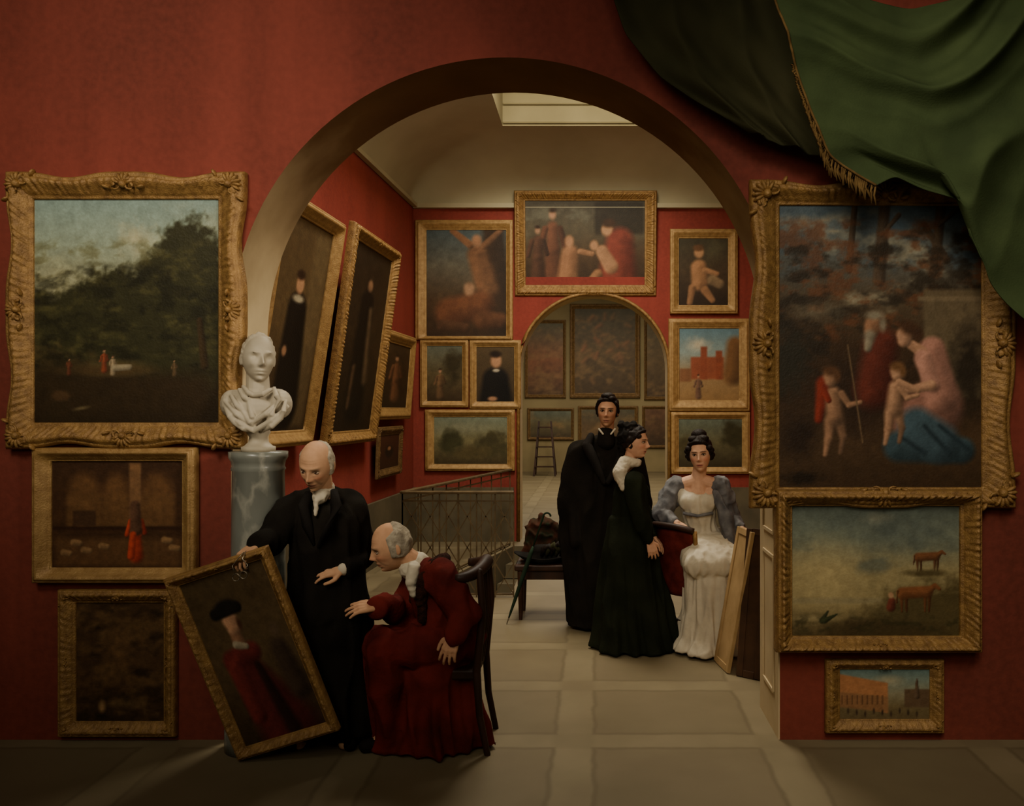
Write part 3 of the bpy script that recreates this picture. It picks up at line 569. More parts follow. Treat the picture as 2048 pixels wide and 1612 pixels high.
dr=empty('drape',P(1700,300,4.2),'heavy green drape swagged across upper right wall with gold fringe','drape')
S_,u,v=coons([(1530,-60),(1640,-30),(1730,-5),(1830,12),(1930,-10),(2020,-50),(2110,-80)],[(1748,374),(1790,352),(1850,382),(1925,402),(1942,470),(1985,560),(2050,640),(2110,670)],
            [(1530,-60),(1575,90),(1612,210),(1655,310),(1748,374)],[(2110,-80),(2110,300),(2110,670)],190,170)
U,V=np.meshgrid(u,v,indexing='ij')
wob=np.array([mnoise.noise(Vector((a*2.2,b*2.6,.7))) for a,b in zip(U.ravel(),V.ravel())]).reshape(U.shape)
wn=np.array([mnoise.noise(Vector((a*3.,b*5.,.3))) for a,b in zip(U.ravel(),V.ravel())]).reshape(U.shape)
ph1=2.7*V**.85-.35*np.sin(pi*U)+.45*U+.55*wob
ridge=1-np.abs(np.sin(pi*ph1)); ridge2=1-np.abs(np.sin(pi*(2.1*ph1+.35+.8*U)))
amp=.55+.45*np.clip(.5+1.2*wn,0,1)
fold=((ridge**1.2-.4)*.11+(ridge2-.5)*.03)*amp+wn*.05+np.sin(2*pi*(1.2*U+.8*V))*.02
Yd=4.15-fold*(.35+.65*np.minimum(1,4*U))
A=np.stack([(S_[...,0]-CX)*4.17/F,Yd,H+(CY-S_[...,1])*4.17/F],-1)
for _ in range(8): A[1:-1,1:-1]=(A[1:-1,1:-1]*2+A[:-2,1:-1]+A[2:,1:-1]+A[1:-1,:-2]+A[1:-1,2:])/6
g=G(); g.grid(A); build(g,'swag','green',dr,recalc=False,solid=.006)
edge=A[0]
S_,u,v=coons([(1205,-60),(1400,-50),(1620,-60)],[(1500,268),(1600,302),(1720,335)],[(1205,-60),(1250,70),(1320,150),(1400,205),(1500,268)],[(1620,-60),(1660,120),(1720,335)],100,100)
U,V=np.meshgrid(u,v,indexing='ij')
Yd=4.34-(1-np.abs(np.sin(pi*(3.1*U+.7*V))))*.07+np.sin(2*pi*(5*U-1.5*V))*.010
A2=np.stack([(S_[...,0]-CX)*4.33/F,Yd,H+(CY-S_[...,1])*4.33/F],-1)
for _ in range(5): A2[1:-1,1:-1]=(A2[1:-1,1:-1]*2+A2[:-2,1:-1]+A2[2:,1:-1]+A2[1:-1,:-2]+A2[1:-1,2:])/6
g=G(); g.grid(A2); build(g,'tail','greendark',dr,recalc=False,solid=.006)
g=G(); g.tube(edge+A3(0,-.008,0),.006,8)
dd=np.r_[0,np.cumsum(np.linalg.norm(np.diff(edge,axis=0),axis=1))]
for s in np.arange(.5,dd[-1],.010):
    p=np.array([np.interp(s,dd,edge[:,k]) for k in range(3)]); L=(.02+.05*min(1,max(0,(s-.5)/.45)))*(1+.4*random.random())
    g.tube([p,p+A3(-.016+.01*random.random(),-.006,-L*.5),p+A3(-.012+.025*random.random(),-.004,-L)],[.005,.006,.003],5)
build(g,'fringe','fringe',dr)
# ------------------------------------------------------------------ people helpers
def Rot(yaw,pitch=0,roll=0):
    return np.array(Matrix.Rotation(rad(yaw),3,'Z')@Matrix.Rotation(rad(pitch),3,'X')@Matrix.Rotation(rad(roll),3,'Y'))
def headgrid(bumps=1.,m=120,n=150):
    th=np.linspace(.02,pi-.02,m); ph=np.linspace(0,2*pi,n,endpoint=False); T,Q=np.meshgrid(th,ph,indexing='ij')
    s=np.sin(T); cp,sq=np.cos(Q),np.sin(Q); z=.118*np.cos(T)
    lo=np.clip(-z/.118,0,1)
    x=.074*cp*np.where(z<0,s**.75,s**.95); x=x*(1-.30*lo**1.3)
    yf=-.094*np.where(z<0,s**.42,s**.9); yb=.100*np.where(z<0,s*(1-.45*lo**1.1),s)
    y=np.where(sq<0,-yf*sq,yb*sq)
    w=np.clip(-sq*1.7,0,1)
    if bumps:
        def b(cx,cz,a,sx,sz,mir=False):
            nonlocal y
            for q in ((-cx,cx) if mir else (cx,)): y=y-bumps*a*w*np.exp(-((x-q)/sx)**2-((z-cz)/sz)**2)
        b(0,-.030,.022,.010,.013); b(0,-.010,.014,.008,.020); b(.011,-.036,.008,.007,.008,True)
        b(.028,.024,.006,.022,.008,True); b(.031,.002,-.010,.015,.011,True); b(.044,-.030,.005,.018,.016,True)
        b(.047,-.058,-.004,.014,.020,True)
        b(0,-.062,.007,.02,.006); b(0,-.076,.007,.017,.006); b(0,-.069,-.004,.024,.003); b(0,-.087,-.005,.02,.006); b(0,-.104,.010,.018,.012)
    return np.stack([x,y,z],-1),cp,sq
def add_head(g,c,R,sc,bs=1.):
    A,_,_=headgrid(bs); g.rings((A*sc)@R.T+c)
    for sx in (-1,1):
        g.ell(np.asarray(c)+R@(A3(sx*.075,.016,-.008)*sc),A3(.008,.017,.030)*sc,R@Rot(sx*-18),8,12)
def hair(parent,hd,fn,th,m,name='hair',nz=.006,freq=40,extra=None):
    c,R,sc=hd; A,cp,sq=headgrid(0,70,96); w=fn(A); d=A/np.linalg.norm(A,axis=-1,keepdims=True)
    nzv=np.array([mnoise.noise(Vector(tuple(p*freq))) for p in A.reshape(-1,3)]).reshape(w.shape)
    A=A+d*((th+nz*nzv)*w-.014*(1-w))[...,None]
    g=G(); g.rings((A*sc)@R.T+c)
    if extra:
        for e in extra: g.ell(np.asarray(c)+R@(A3(*e[0])*sc),A3(*e[1])*sc,R,8,12)
    return build(g,name,m,parent)
def sm(x): x=np.clip(x,0,1); return x*x*(3-2*x)
def full_hair(A):
    y,z=A[...,1],A[...,2]; hl=np.interp(y,[-.1,-.06,-.02,.02,.1],[.070,.060,.005,-.040,-.075]); return sm((z-hl)/.014)
def thin_hair(A):
    y,z=A[...,1],A[...,2]; hl=np.interp(y,[-.1,-.07,-.045,-.025,-.005,.02,.1],[.14,.115,.098,.06,.0,-.045,-.07]); return sm((z-hl)/.014)
def receding_hair(A):
    y,z=A[...,1],A[...,2]; a=sm((y+.030)/.014)*sm((.080-z+.5*y)/.016)*sm((z+.055+.3*y)/.016); return np.maximum(a,sm((y-.01)/.03)*sm((z+.05)/.02))
def bald_hair(A):
    y,z=A[...,1],A[...,2]; return sm((y+.022)/.014)*sm((.066-z+.45*y)/.016)*sm((z+.055)/.016)
def hand(g,w,d,n,sg,curl=22,sc=1.,spread=1.):
    w=np.asarray(w,float); d=unit(d); n=np.asarray(n,float); n=unit(n-d*n.dot(d)); l=np.cross(d,n)*sg
    for i,(off,L) in enumerate(((.031,.072),(.0105,.08),(-.0105,.074),(-.030,.058))):
        kp=w+d*(.088-.006*abs(i-1.2))*sc+l*off*sc
        g.cone(w+l*off*.5*sc,.016*sc,kp,.0115*sc,10); p=kp
        for j,(f,r) in enumerate(((.45,.0093),(.30,.0085),(.25,.0075))):
            a=rad(curl)*(j+1); dv=unit(d*math.cos(a)-n*math.sin(a)+l*(1.4-i)*.09*spread); q=p+dv*L*f*sc; g.cone(p,r*sc,q,r*.93*sc,10); p=q
    b=w+d*.02*sc+l*.02*sc; m=b+unit(d*.65+l*.75-n*.3)*.042*sc; e=m+unit(d*.95+l*.3-n*.3)*.03*sc; t=e+unit(d*.95+l*.05-n*.3)*.024*sc
    g.chain([b,m,e,t],[.015*sc,.0115*sc,.0098*sc,.0085*sc],10)
def person(g,base,hd,label,skin=(204,150,112),lip=(168,84,72),brow=(60,40,28),old=0,blush=.4):
    c,R,sc=hd; add_head(g,c,R,sc,1.05); base=np.asarray(base,float)
    me=remesh(mesh_of(g,base),.0040,2); v=verts_of(me)+base; q=(v-c)@R/sc; x,y,z=q[:,0],q[:,1],q[:,2]
    col=np.tile(np.array(skin,float),(len(v),1)); fr=(y<-.03)&(np.abs(z)<.125)&(np.abs(x)<.08)
    def lay(a,cc): nonlocal col; a=(np.clip(a,0,1)*fr)[:,None]; col=col*(1-a)+np.array(cc,float)*a
    ax=np.abs(x); sk=np.array(skin,float)
    lay(blush*np.exp(-((ax-.04)/.018)**2-((z+.03)/.016)**2),sk*(1.0,.78,.78))
    lay(.35*np.exp(-(x/.014)**2-((z+.034)/.012)**2),sk*(1.,.80,.80))
    lay(.35*np.exp(-((ax-.031)/.020)**2-((z-.003)/.014)**2),sk*.6)
    lay((.5 if old else .8)*np.exp(-((ax-.030)/.020)**6-((z-.0235+.12*np.abs(ax-.028))/.0036)**2),brow)
    lay((.9 if old else 1.2)*np.exp(-((ax-.031)/.0155)**6-((z-.0085+((ax-.031)/.017)**2*.006)/.0030)**2),np.array(brow)*.6)
    lay(.9*np.exp(-(x/.020)**4-((z+.069)/.0080)**2),lip); lay(.9*np.exp(-(x/.021)**4-((z+.069)/.0025)**2),np.array(lip)*.45)
    if old:
        lay(.45*np.exp(-((ax-.028-.3*(-.04-z))/.005)**2)*(z<-.03)*(z>-.078),sk*.55); lay(.35*np.exp(-((ax-.031)/.016)**2-((z+.016)/.004)**2),sk*.55)
        for zz in (.048,.060): lay(.3*np.exp(-(x/.035)**4-((z-zz)/.0022)**2),sk*.6)
    setcol(me,lin(col)); me.materials.clear(); me.materials.append(M['skin']); o=bpy.data.objects.new('person',me); finish(o,None,base); tag(o,label,'person')
    for sx in (-1,1):
        ge=G(); th=np.linspace(.03,pi-.03,14); ph=np.linspace(0,2*pi,20,endpoint=False); T,Q=np.meshgrid(th,ph,indexing='ij')
        hz=.0058 if not old else .0036
        E=np.stack([np.sin(T)*np.cos(Q)*.0128,np.sin(T)*np.sin(Q)*.012,np.cos(T)*hz],-1)
        d2=np.hypot(E[...,0],E[...,2]); cc=np.where((d2<.0060)[...,None],np.array((48,30,21.)),np.array((160,142,122.)))
        E=E+A3(sx*.031,-.0730,.001 if not old else -.001); ge.rings((E*sc)@R.T+c); build(ge,'eye','skin',o,cols=lin(cc).reshape(-1,3))
    return o
def ringstack(levels,n=96):
    ph=np.linspace(0,2*pi,n,endpoint=False); R=[]
    for cx,cy,z,rx,ry,amp,k,f in levels:
        m=1+amp*(np.cos(k*ph+f)*(.6+.4*np.cos(2*ph+f))+.5*np.cos((2*k+1)*ph+2*f+.7)+.5*np.cos((k-3)*ph+1.3)); R.append(np.stack([cx+rx*m*np.cos(ph),cy+ry*m*np.sin(ph),np.full(n,z)],1))
    return np.array(R)
def shoe(g,a,dirv,z0=0.0,sc=1.):
    d=unit(A3(dirv[0],dirv[1],0)); a=np.asarray(a,float)
    p0=A3(a[0],a[1],z0+.045)-d*.03; p1=A3(a[0],a[1],z0+.035)+d*.16*sc
    g.cone(p0,.043,p1,.034)
# ------------------------------------------------------------------ standing old man
hd=(P(633,929,4.28),Rot(-8,25,4),1.05)
neck=P(646,992,4.38); nk=neck-A3(0,0,.03); sR=P(588,1020,4.38); sL=P(702,1014,4.46); ch=P(652,1055,4.42); pel=P(655,1210,4.45)
eR=P(540,1080,4.26); wR=P(512,1090,4.13); eL=P(722,1112,4.56); wL=P(688,1138,4.31)
base=A3(pel[0],4.45,0)
g=G(); g.chain([pel,ch],[.13,.14]); g.chain([ch,neck,hd[0]+hd[1]@A3(0,.02,-.05)],[.12,.058,.056]); g.chain([nk,sR],[.045,.05]); g.chain([nk,sL],[.045,.05]); g.cone(ch,.12,sR,.055); g.cone(ch,.12,sL,.055)
g.chain([sR,eR,wR],[.056,.043,.027]); g.chain([sL,eL,wL],[.056,.043,.027])
hand(g,wR,(-.55,-.55,-.55),(-.2,-.55,.8),1,30); hand(g,wL,(-1,-.35,-.05),(0,-.7,.7),-1,18)
for sx in (-1,1):
    hp=pel+A3(sx*.085,0,-.03); kn=A3(hp[0]+sx*.02,4.43,.45); an=A3(hp[0]+sx*.03,4.48,.09); g.chain([hp,kn,an],[.085,.058,.04]); g.cone(an,.04,A3(an[0],an[1]-.12,.035),.03)
om=person(g,base,hd,'person standing in a long black coat, bald, gripping the tilted picture',(198,152,116),(160,98,82),(150,128,104),1,.45)
hair(om,hd,bald_hair,.010,'greyhair',nz=.004)
g=G(); g.chain([pel,ch],[.185,.178]); g.chain([ch,P(647,1004,4.40)],[.15,.088]); g.cone(ch,.16,sR,.086); g.cone(ch,.16,sL,.084); g.chain([P(646,1000,4.41),sR],[.082,.084]); g.chain([P(646,1000,4.41),sL],[.082,.082])
g.chain([sR,eR,wR+(eR-wR)*.22],[.088,.074,.056]); g.chain([sL,eL,wL+(eL-wL)*.12],[.084,.072,.056])
g.rings(ringstack([(pel[0],4.45,.95,.19,.165,.02,6,0),(pel[0],4.45,.70,.215,.17,.05,6,0),(pel[0],4.46,.45,.23,.17,.07,6,.2),(pel[0]+.01,4.47,.06,.245,.18,.09,6,.3)]))
cloth(g,'coat','black',om,fold=.013,fs=(9,9,3))
g=G()
for sx in (-1,1):
    x=pel[0]+sx*.10; g.chain([(x,4.47,.5),(x+sx*.01,4.49,.10)],[.085,.060]); 
cloth(g,'trousers','black',om,fold=.004)
for sx in (-1,1):
    g=G(); shoe(g,(pel[0]+sx*.115,4.48,0),(sx*.25,-1),0,.85); build(g,'shoe','hat',om)
g=G(); g.chain([P(648,978,4.37),P(640,994,4.31),P(633,1006,4.285)],[.055,.038,.016]); g.cone(P(633,1002,4.27),.014,P(631,1030,4.25),.008); cloth(g,'cravat','white',om,vox=.006,it=3,fold=.003,fs=(30,30,30))
g=G(); g.cone(wR+(eR-wR)*.10,.036,wR+(eR-wR)*.3,.038); build(g,'cuff','white',om)
g=G(); g.cone(wL,.034,wL+(eL-wL)*.15,.036); build(g,'cuff','white',om)
for sx,pts in ((-1,[(618,985),(608,1010),(614,1050),(628,1090)]),(1,[(668,980),(672,1010),(660,1055),(636,1095)])):
    g=G(); yy=[4.30,4.265,4.245,4.24]; g.tube([P(a,b,y) for (a,b),y in zip(pts,yy)],[.018,.030,.026,.008],8); build(g,'lapel','hat',om)
# spectacles in his hand
sp=empty('spectacles',P(480,1130,3.99),'small wire spectacles dangling from hand over tilted picture','spectacles')
for i,(x,y) in enumerate(((472,1155),(487,1150))):
    c=P(x,y,3.985); g=G(); g.tube([c+A3(.017*math.cos(a),0,.017*math.sin(a)) for a in np.linspace(0,2*pi,16,endpoint=False)],.0028,6,True); build(g,'lens_rim','steel',sp)
for pp in (((470,1148,3.985),(464,1132,3.99),(474,1120,4.0),(488,1104,4.06)),((490,1143,3.985),(495,1130,3.99),(484,1118,4.0),(492,1102,4.07))):
    g=G(); g.tube([P(*q) for q in pp],.0025,6); build(g,'arm','steel',sp)
# ------------------------------------------------------------------ seated man in red robe
dY=.06
def S(px,py,Y): return P(px,py,Y-dY)
hd=(S(783,1092,4.44),Rot(-70,17,4),1.04)
neck=S(838,1134,4.49); sN=S(880,1150,4.35); sF=S(846,1152,4.62); ch=S(878,1192,4.5); pel=S(914,1274,4.53)
eN=S(932,1230,4.31); wN=S(910,1268,4.24); eF=S(806,1222,4.58); wF=S(752,1212,4.38)
hN=pel+A3(-.04,-.085,-.02); hF=pel+A3(-.04,.085,-.02); kN=S(766,1296,4.36); kF=S(754,1290,4.52); aN=A3(S(786,1400,4.4)[0],4.42-dY,.09); aF=A3(S(772,1400,4.5)[0],4.53-dY,.09)
base=A3(pel[0]-.15,4.48-dY,0)
g=G(); g.chain([pel,ch],[.12,.12]); g.chain([ch,neck,hd[0]+hd[1]@A3(0,.03,-.05)],[.10,.060,.056]); g.cone(ch,.09,sN,.05); g.cone(ch,.09,sF,.05); g.chain([neck-A3(-.02,0,.03),sN],[.04,.05]); g.chain([neck-A3(-.02,0,.03),sF],[.04,.05])
g.chain([sN,eN,wN],[.052,.042,.027]); g.chain([sF,eF,wF],[.052,.042,.027])
hand(g,wN,(-.3,-.25,-.9),(-.1,-1,.2),1,18); hand(g,wF,(-1,-.25,-.05),(.1,-.5,.8),1,14,1.,1.4)
for a,b,c in ((hN,kN,aN),(hF,kF,aF)): g.chain([a,b,c],[.08,.055,.038]); g.cone(c,.038,A3(c[0]-.11,c[1]-.02,.036),.03)
smn=person(g,base,hd,'person seated in a deep red robe, leaning towards the tilted picture',(198,150,114),(160,98,82),(140,120,98),1,.45)
hair(smn,hd,receding_hair,.008,'greyhair',nz=.005)
g=G(); g.chain([pel,ch],[.148,.140]); g.chain([ch,S(852,1146,4.5)],[.128,.078]); g.cone(ch,.112,sN,.072); g.cone(ch,.112,sF,.072); g.chain([S(852,1146,4.5),sN],[.074,.072]); g.chain([S(852,1146,4.5),sF],[.074,.072])
g.chain([sN,eN,wN+(eN-wN)*.1],[.076,.072,.062]); g.chain([sF,eF,wF+(eF-wF)*.15],[.076,.070,.060])
g.chain([hN,kN,aN+A3(-.01,0,.0)],[.12,.092,.088]); g.chain([hF,kF,aF+A3(-.01,0,.0)],[.12,.092,.088]); g.cone((hN+hF)/2,.11,(kN+kF)/2,.08)
kx=(kN[0]+kF[0])/2; px=pel[0]; mx=(kx+px)/2; y0=4.48-dY
g.rings(ringstack([(mx+.08,y0,.47,.16,.14,.02,5,0),(mx+.07,y0,.30,.20,.16,.09,5,.2),(mx+.05,y0,.14,.25,.18,.15,5,.4),(mx+.04,y0,.012,.30,.20,.18,5,.5)]))
cloth(g,'robe','robe',smn,fold=.018,fs=(9,9,2.6))
g=G(); g.chain([S(882,1122,4.42),S(868,1132,4.38),S(850,1160,4.355),S(842,1195,4.365),S(846,1240,4.38)],[.032,.036,.034,.030,.02]); g.chain([S(882,1122,4.58),S(862,1132,4.61),S(836,1165,4.58),S(828,1195,4.54)],[.032,.036,.034,.03]); g.chain([S(882,1122,4.42),S(888,1120,4.5),S(882,1122,4.58)],[.032,.036,.032]); cloth(g,'fur_collar','fur',smn,vox=.008,it=3,fold=.006,fs=(30,30,30))
g=G(); g.chain([S(836,1128,4.49),S(820,1136,4.46)],[.064,.058]); g.chain([S(828,1136,4.41),S(822,1164,4.39),S(828,1190,4.40)],[.034,.028,.018]); cloth(g,'cravat','white',smn,vox=.006,it=3,fold=.003,fs=(30,30,30))
g=G(); g.cone(wN,.036,wN+(eN-wN)*.2,.05); build(g,'cuff','white',smn)
g=G(); g.cone(wF+(eF-wF)*.05,.034,wF+(eF-wF)*.25,.042); build(g,'cuff','white',smn)
for a in (aN,aF):
    g=G(); shoe(g,(a[0]-.03,a[1],0),(-1,-.3),0,.7); build(g,'shoe','hat',smn)
# his chair
cx0,cx1=-.88,-.60; cy0,cy1=4.36-dY,4.72-dY
chr_=empty('armchair',(-.72,4.54-dY,0),'dark polished wooden chair with curved back under the red-robed person','chair')
g=G(); g.box(((cx0+cx1)/2-.01,(cy0+cy1)/2,.405),(cx1-cx0+.02,cy1-cy0,.05)); build(g,'seat','wood',chr_,smooth=False,bev=.01)
for y in (cy0,cy1):
    g=G(); g.chain([(cx1+.055,y,.0),(cx1+.015,y,.2),(cx1,y,.42),(cx1+.03,y,.72),(cx1+.015,y,.93)],[.016,.018,.021,.019,.017],10); build(g,'back_leg','wood',chr_)
    g=G(); g.chain([(cx0,y+.05 if y==cy0 else y,.0),(cx0,y+.05 if y==cy0 else y,.40)],[.014,.022],10); build(g,'front_leg','wood',chr_)
g=G(); R=[]
for t in np.linspace(0,1,22):
    a=t*pi; R.append((cx1-.10+.125*math.sin(a),(cy0+cy1)/2-(cy1-cy0+.10)/2*math.cos(a),.955-.05*abs(math.cos(a))))
g.tube(R,[.022+.014*math.sin(t*pi) for t in np.linspace(0,1,22)],10); build(g,'top_rail','wood',chr_)
for y in np.linspace(cy0+.09,cy1-.09,3):
    g=G(); g.chain([(cx1+.0,y,.43),(cx1+.035,y,.7),(cx1+.02,y,.94)],[.009,.009,.009],8); build(g,'spindle','wood',chr_)
# ------------------------------------------------------------------ tall man in black at the back
hd=(P(1215,822,6.72),Rot(-6,2,2),1.07)
neck=P(1212,882,6.76); sR=P(1158,906,6.80); sL=P(1262,908,6.80); ch=P(1206,950,6.82); pel=P(1208,1085,6.84)
eR=P(1136,1000,6.76); wR=P(1154,1082,6.72); eL=P(1288,1010,6.86); wL=P(1262,1085,6.70)
base=A3(pel[0],6.84,0)
g=G(); g.chain([pel,ch],[.13,.13]); g.chain([ch,neck,hd[0]+hd[1]@A3(0,.015,-.06)],[.10,.056,.056]); g.cone(ch,.10,sR,.055); g.cone(ch,.10,sL,.055); g.chain([neck-A3(0,-.04,.04),sR],[.04,.05]); g.chain([neck-A3(0,-.04,.04),sL],[.04,.05])
g.chain([sR,eR,wR],[.056,.046,.03]); g.chain([sL,eL,wL],[.056,.046,.03]); hand(g,wR,(.4,.1,-.85),(-.2,-1,0),-1,20); hand(g,wL,(-.3,.1,-.9),(.2,-1,0),1,20)
for sx in (-1,1):
    hp=pel+A3(sx*.09,0,-.03); g.chain([hp,(hp[0],6.82,.48),(hp[0],6.86,.09)],[.09,.062,.044]); g.cone((hp[0],6.86,.05),.04,(hp[0],6.72,.036),.032)
bm_=person(g,base,hd,'tall dark-haired person standing in a black greatcoat behind the women',(190,142,110),(160,94,82),(40,26,18),0,.3)
hair(bm_,hd,full_hair,.016,'blackhair',nz=.012,extra=[((-.068,-.030,-.01),(.010,.012,.035)),((.068,-.030,-.01),(.010,.012,.035)),((0,-.03,.112),(.05,.05,.025)),((.03,-.06,.095),(.03,.025,.02))])
g=G(); g.chain([pel,ch],[.185,.19]); g.chain([ch,P(1212,894,6.77)],[.165,.095]); g.cone(ch,.15,sR,.088); g.cone(ch,.15,sL,.085); g.chain([P(1208,890,6.79),sR],[.080,.088]); g.chain([P(1216,890,6.79),sL],[.080,.085])
g.chain([sR,eR,wR+A3(0,0,.0)],[.090,.088,.080]); g.chain([sL,eL,wL+A3(0,0,.02)],[.09,.080,.062])
X=pel[0]
g.rings(ringstack([(X-.02,6.83,1.40,.20,.15,.01,5,0),(X-.05,6.83,1.15,.27,.18,.03,5,0),(X-.06,6.83,.85,.31,.20,.06,5,0),(X-.04,6.82,.55,.31,.21,.09,5,.2),(X-.02,6.82,.22,.30,.22,.11,5,.3),(X,6.82,.03,.29,.22,.12,5,.3)]))
cloth(g,'greatcoat','black',bm_,fold=.018,fs=(9,9,1.8),vox=.011,it=6)
g=G(); g.chain([P(1182,872,6.74),P(1174,892,6.69),P(1190,925,6.64),P(1208,965,6.60)],[.028,.042,.038,.02]); build(g,'collar','hat',bm_)
g=G(); g.chain([P(1244,872,6.74),P(1250,892,6.69),P(1238,925,6.64),P(1216,965,6.60)],[.028,.042,.038,.02]); build(g,'collar','hat',bm_)
g=G(); g.cone(P(1212,868,6.73),.066,P(1212,884,6.73),.075); build(g,'stock','hat',bm_)
for a,b in ((1198,1206),(1230,1222)):
    g=G(); g.chain([P(a,858,6.675),P(b,868,6.658)],[.008,.007]); build(g,'shirt_collar','white',bm_)
for sx in (-1,1):
    g=G(); shoe(g,(pel[0]+sx*.09,6.87,0),(sx*.2,-1),0,.7); build(g,'shoe','hat',bm_)
# ------------------------------------------------------------------ woman in dark green
hd=(P(1270,884,6.22),Rot(68,2,0),.98)
neck=P(1256,940,6.25); sN=P(1268,966,6.12); sF=P(1262,966,6.40); ch=P(1262,990,6.26); wa=P(1256,1050,6.27); pel=P(1258,1095,6.27)
eN=P(1282,1040,6.05); wN=P(1300,1082,6.06); eF=P(1290,1040,6.42); wF=P(1308,1075,6.32)
base=A3(pel[0],6.27,0)
g=G(); g.chain([pel,wa,ch],[.12,.095,.11]); g.chain([ch,neck,hd[0]+hd[1]@A3(0,.02,-.06)],[.10,.048,.045]); g.cone(ch,.09,sN,.05); g.cone(ch,.09,sF,.05)
g.chain([sN,eN,wN],[.046,.038,.024]); g.chain([sF,eF,wF],[.046,.038,.024]); hand(g,wN,(.25,-.05,-.95),(.1,-1,.1),-1,20,.92); hand(g,wF,(.6,-.1,-.6),(.2,-.1,1),-1,20,.92)
for sy in (-1,1):
    hp=pel+A3(0,sy*.08,-.03); g.chain([hp,(hp[0]+.02,hp[1],.46),(hp[0],hp[1],.08)],[.085,.056,.038]); g.cone((hp[0],hp[1],.045),.034,(hp[0]+.14,hp[1],.03),.026)
sw=person(g,base,hd,'person standing in profile, dark green gown and white fur collar',(208,158,126),(172,90,78),(50,32,22),0,.5)
hair(sw,hd,full_hair,.016,'blackhair',nz=.012,extra=[((-.062,-.045,.048),(.014,.028,.020)),((.062,-.045,.048),(.014,.028,.020)),((-.06,.01,-.02),(.018,.022,.03))])
g=G(); g.ell(hd[0]+hd[1]@A3(0,.050,.035),(.082,.080,.080),None,14,20); g.ell(hd[0]+hd[1]@A3(0,.02,.095),(.05,.055,.045))
for k in range(9): g.ell(hd[0]+hd[1]@A3(.03*math.cos(k*2.1),.05+.022*k*.6-.05,.10+.025*math.sin(k*1.7)),(.024,.032,.032),Rot(k*40,30*k),6,9)
g.chain([hd[0]+hd[1]@A3(0,.09,-.02),hd[0]+hd[1]@A3(0,.10,-.09)],[.045,.025]); cloth(g,'bonnet','hat',sw,vox=.007,it=2,fold=.008,fs=(25,25,25))
g=G(); g.chain([pel,wa,ch],[.14,.115,.135]); g.chain([ch,P(1258,950,6.26)],[.125,.07]); g.cone(ch,.11,sN,.068); g.cone(ch,.11,sF,.068)
g.chain([sN,eN,wN+(eN-wN)*.15],[.078,.066,.038]); g.chain([sF,eF,wF+(eF-wF)*.15],[.074,.064,.038])
X=pel[0]
g.rings(ringstack([(X-.01,6.27,.96,.125,.13,.01,6,0),(X,6.27,.80,.165,.175,.05,6,0),(X+.01,6.27,.5,.215,.225,.09,6,.2),(X+.03,6.26,.22,.265,.25,.12,6,.4),(X+.045,6.25,.012,.315,.28,.13,6,.5)]))
cloth(g,'gown','dgreen',sw,fold=.015,fs=(9,9,1.4))
g=G(); g.chain([P(1274,926,6.18),P(1250,924,6.16),P(1240,945,6.13),P(1248,975,6.10)],[.030,.048,.054,.030]); g.chain([P(1276,925,6.28),P(1248,926,6.32),P(1240,948,6.35)],[.028,.045,.048]); g.chain([P(1242,944,6.12),P(1242,952,6.25),P(1244,948,6.36)],[.046,.056,.046]); cloth(g,'fur_collar','white',sw,vox=.007,it=5,fold=.003,fs=(35,35,35))
# ------------------------------------------------------------------ seated woman in white
hd=(P(1400,908,6.38),Rot(-12,3,-4),1.10)
neck=P(1397,956,6.43); sR=P(1352,972,6.46); sL=P(1440,972,6.42); ch=P(1396,1004,6.46); pel=P(1406,1082,6.50)
eR=P(1322,1028,6.40); wR=P(1354,1046,6.26); eL=P(1462,1036,6.42); wL=P(1484,1058,6.28)
base=A3(pel[0],6.50,0)
kR=P(1404,1118,6.08); kL=P(1452,1118,6.10)
g=G(); g.chain([pel,P(1400,1045,6.48),ch],[.12,.10,.115]); g.chain([ch,neck,hd[0]+hd[1]@A3(0,.02,-.06)],[.105,.056,.048]); g.cone(ch,.10,sR,.05); g.cone(ch,.10,sL,.05); g.chain([neck-A3(0,0,.01),sR],[.05,.05]); g.chain([neck-A3(0,0,.01),sL],[.05,.05])
g.chain([sR,eR,wR],[.046,.038,.024]); g.chain([sL,eL,wL],[.046,.038,.024]); hand(g,wR,(.5,-.35,-.35),(.1,-.4,.9),-1,22,.92); hand(g,wL,(.5,-.4,-.3),(0,-.3,1),1,22,.92)
for kk,sx in ((kR,-1),(kL,1)):
    hp=pel+A3(sx*.08,-.03,-.02); g.chain([hp,kk,(kk[0]-.01,6.14,.08)],[.08,.055,.038]); g.cone((kk[0]-.01,6.14,.045),.034,(kk[0]-.01,6.03,.03),.026)
se=person(g,base,hd,'person seated in a white gown with grey puffed sleeves, facing forward',(216,168,136),(184,94,84),(50,32,22),0,.55)
cur=[((sx*(.070+.010*(k%2)),-.050+.014*k,.045-.018*k),(.024,.024,.022)) for sx in (-1,1) for k in range(5)]+[((0,.02,.132),(.055,.05,.040)),((-.035,-.035,.108),(.038,.03,.024)),((.035,-.035,.108),(.038,.03,.024))]
hair(se,hd,full_hair,.020,'blackhair',nz=.010,extra=cur)
kc=(kR+kL)/2
g=G(); g.chain([pel,P(1400,1045,6.48),P(1396,1014,6.45)],[.15,.115,.128]); g.cone(P(1376,1004,6.39),.066,P(1416,1004,6.39),.066); g.cone(P(1356,984,6.44),.055,P(1396,1014,6.45),.11); g.cone(P(1436,984,6.44),.055,P(1396,1014,6.45),.11)
for t in np.linspace(0,1,5):
    g.cone(pel+A3(-.09+.18*t,-.03,-.03),.14,kR+(kL-kR)*t+A3(-.02+.04*t,0,-.035),.110)
kx=kc[0]
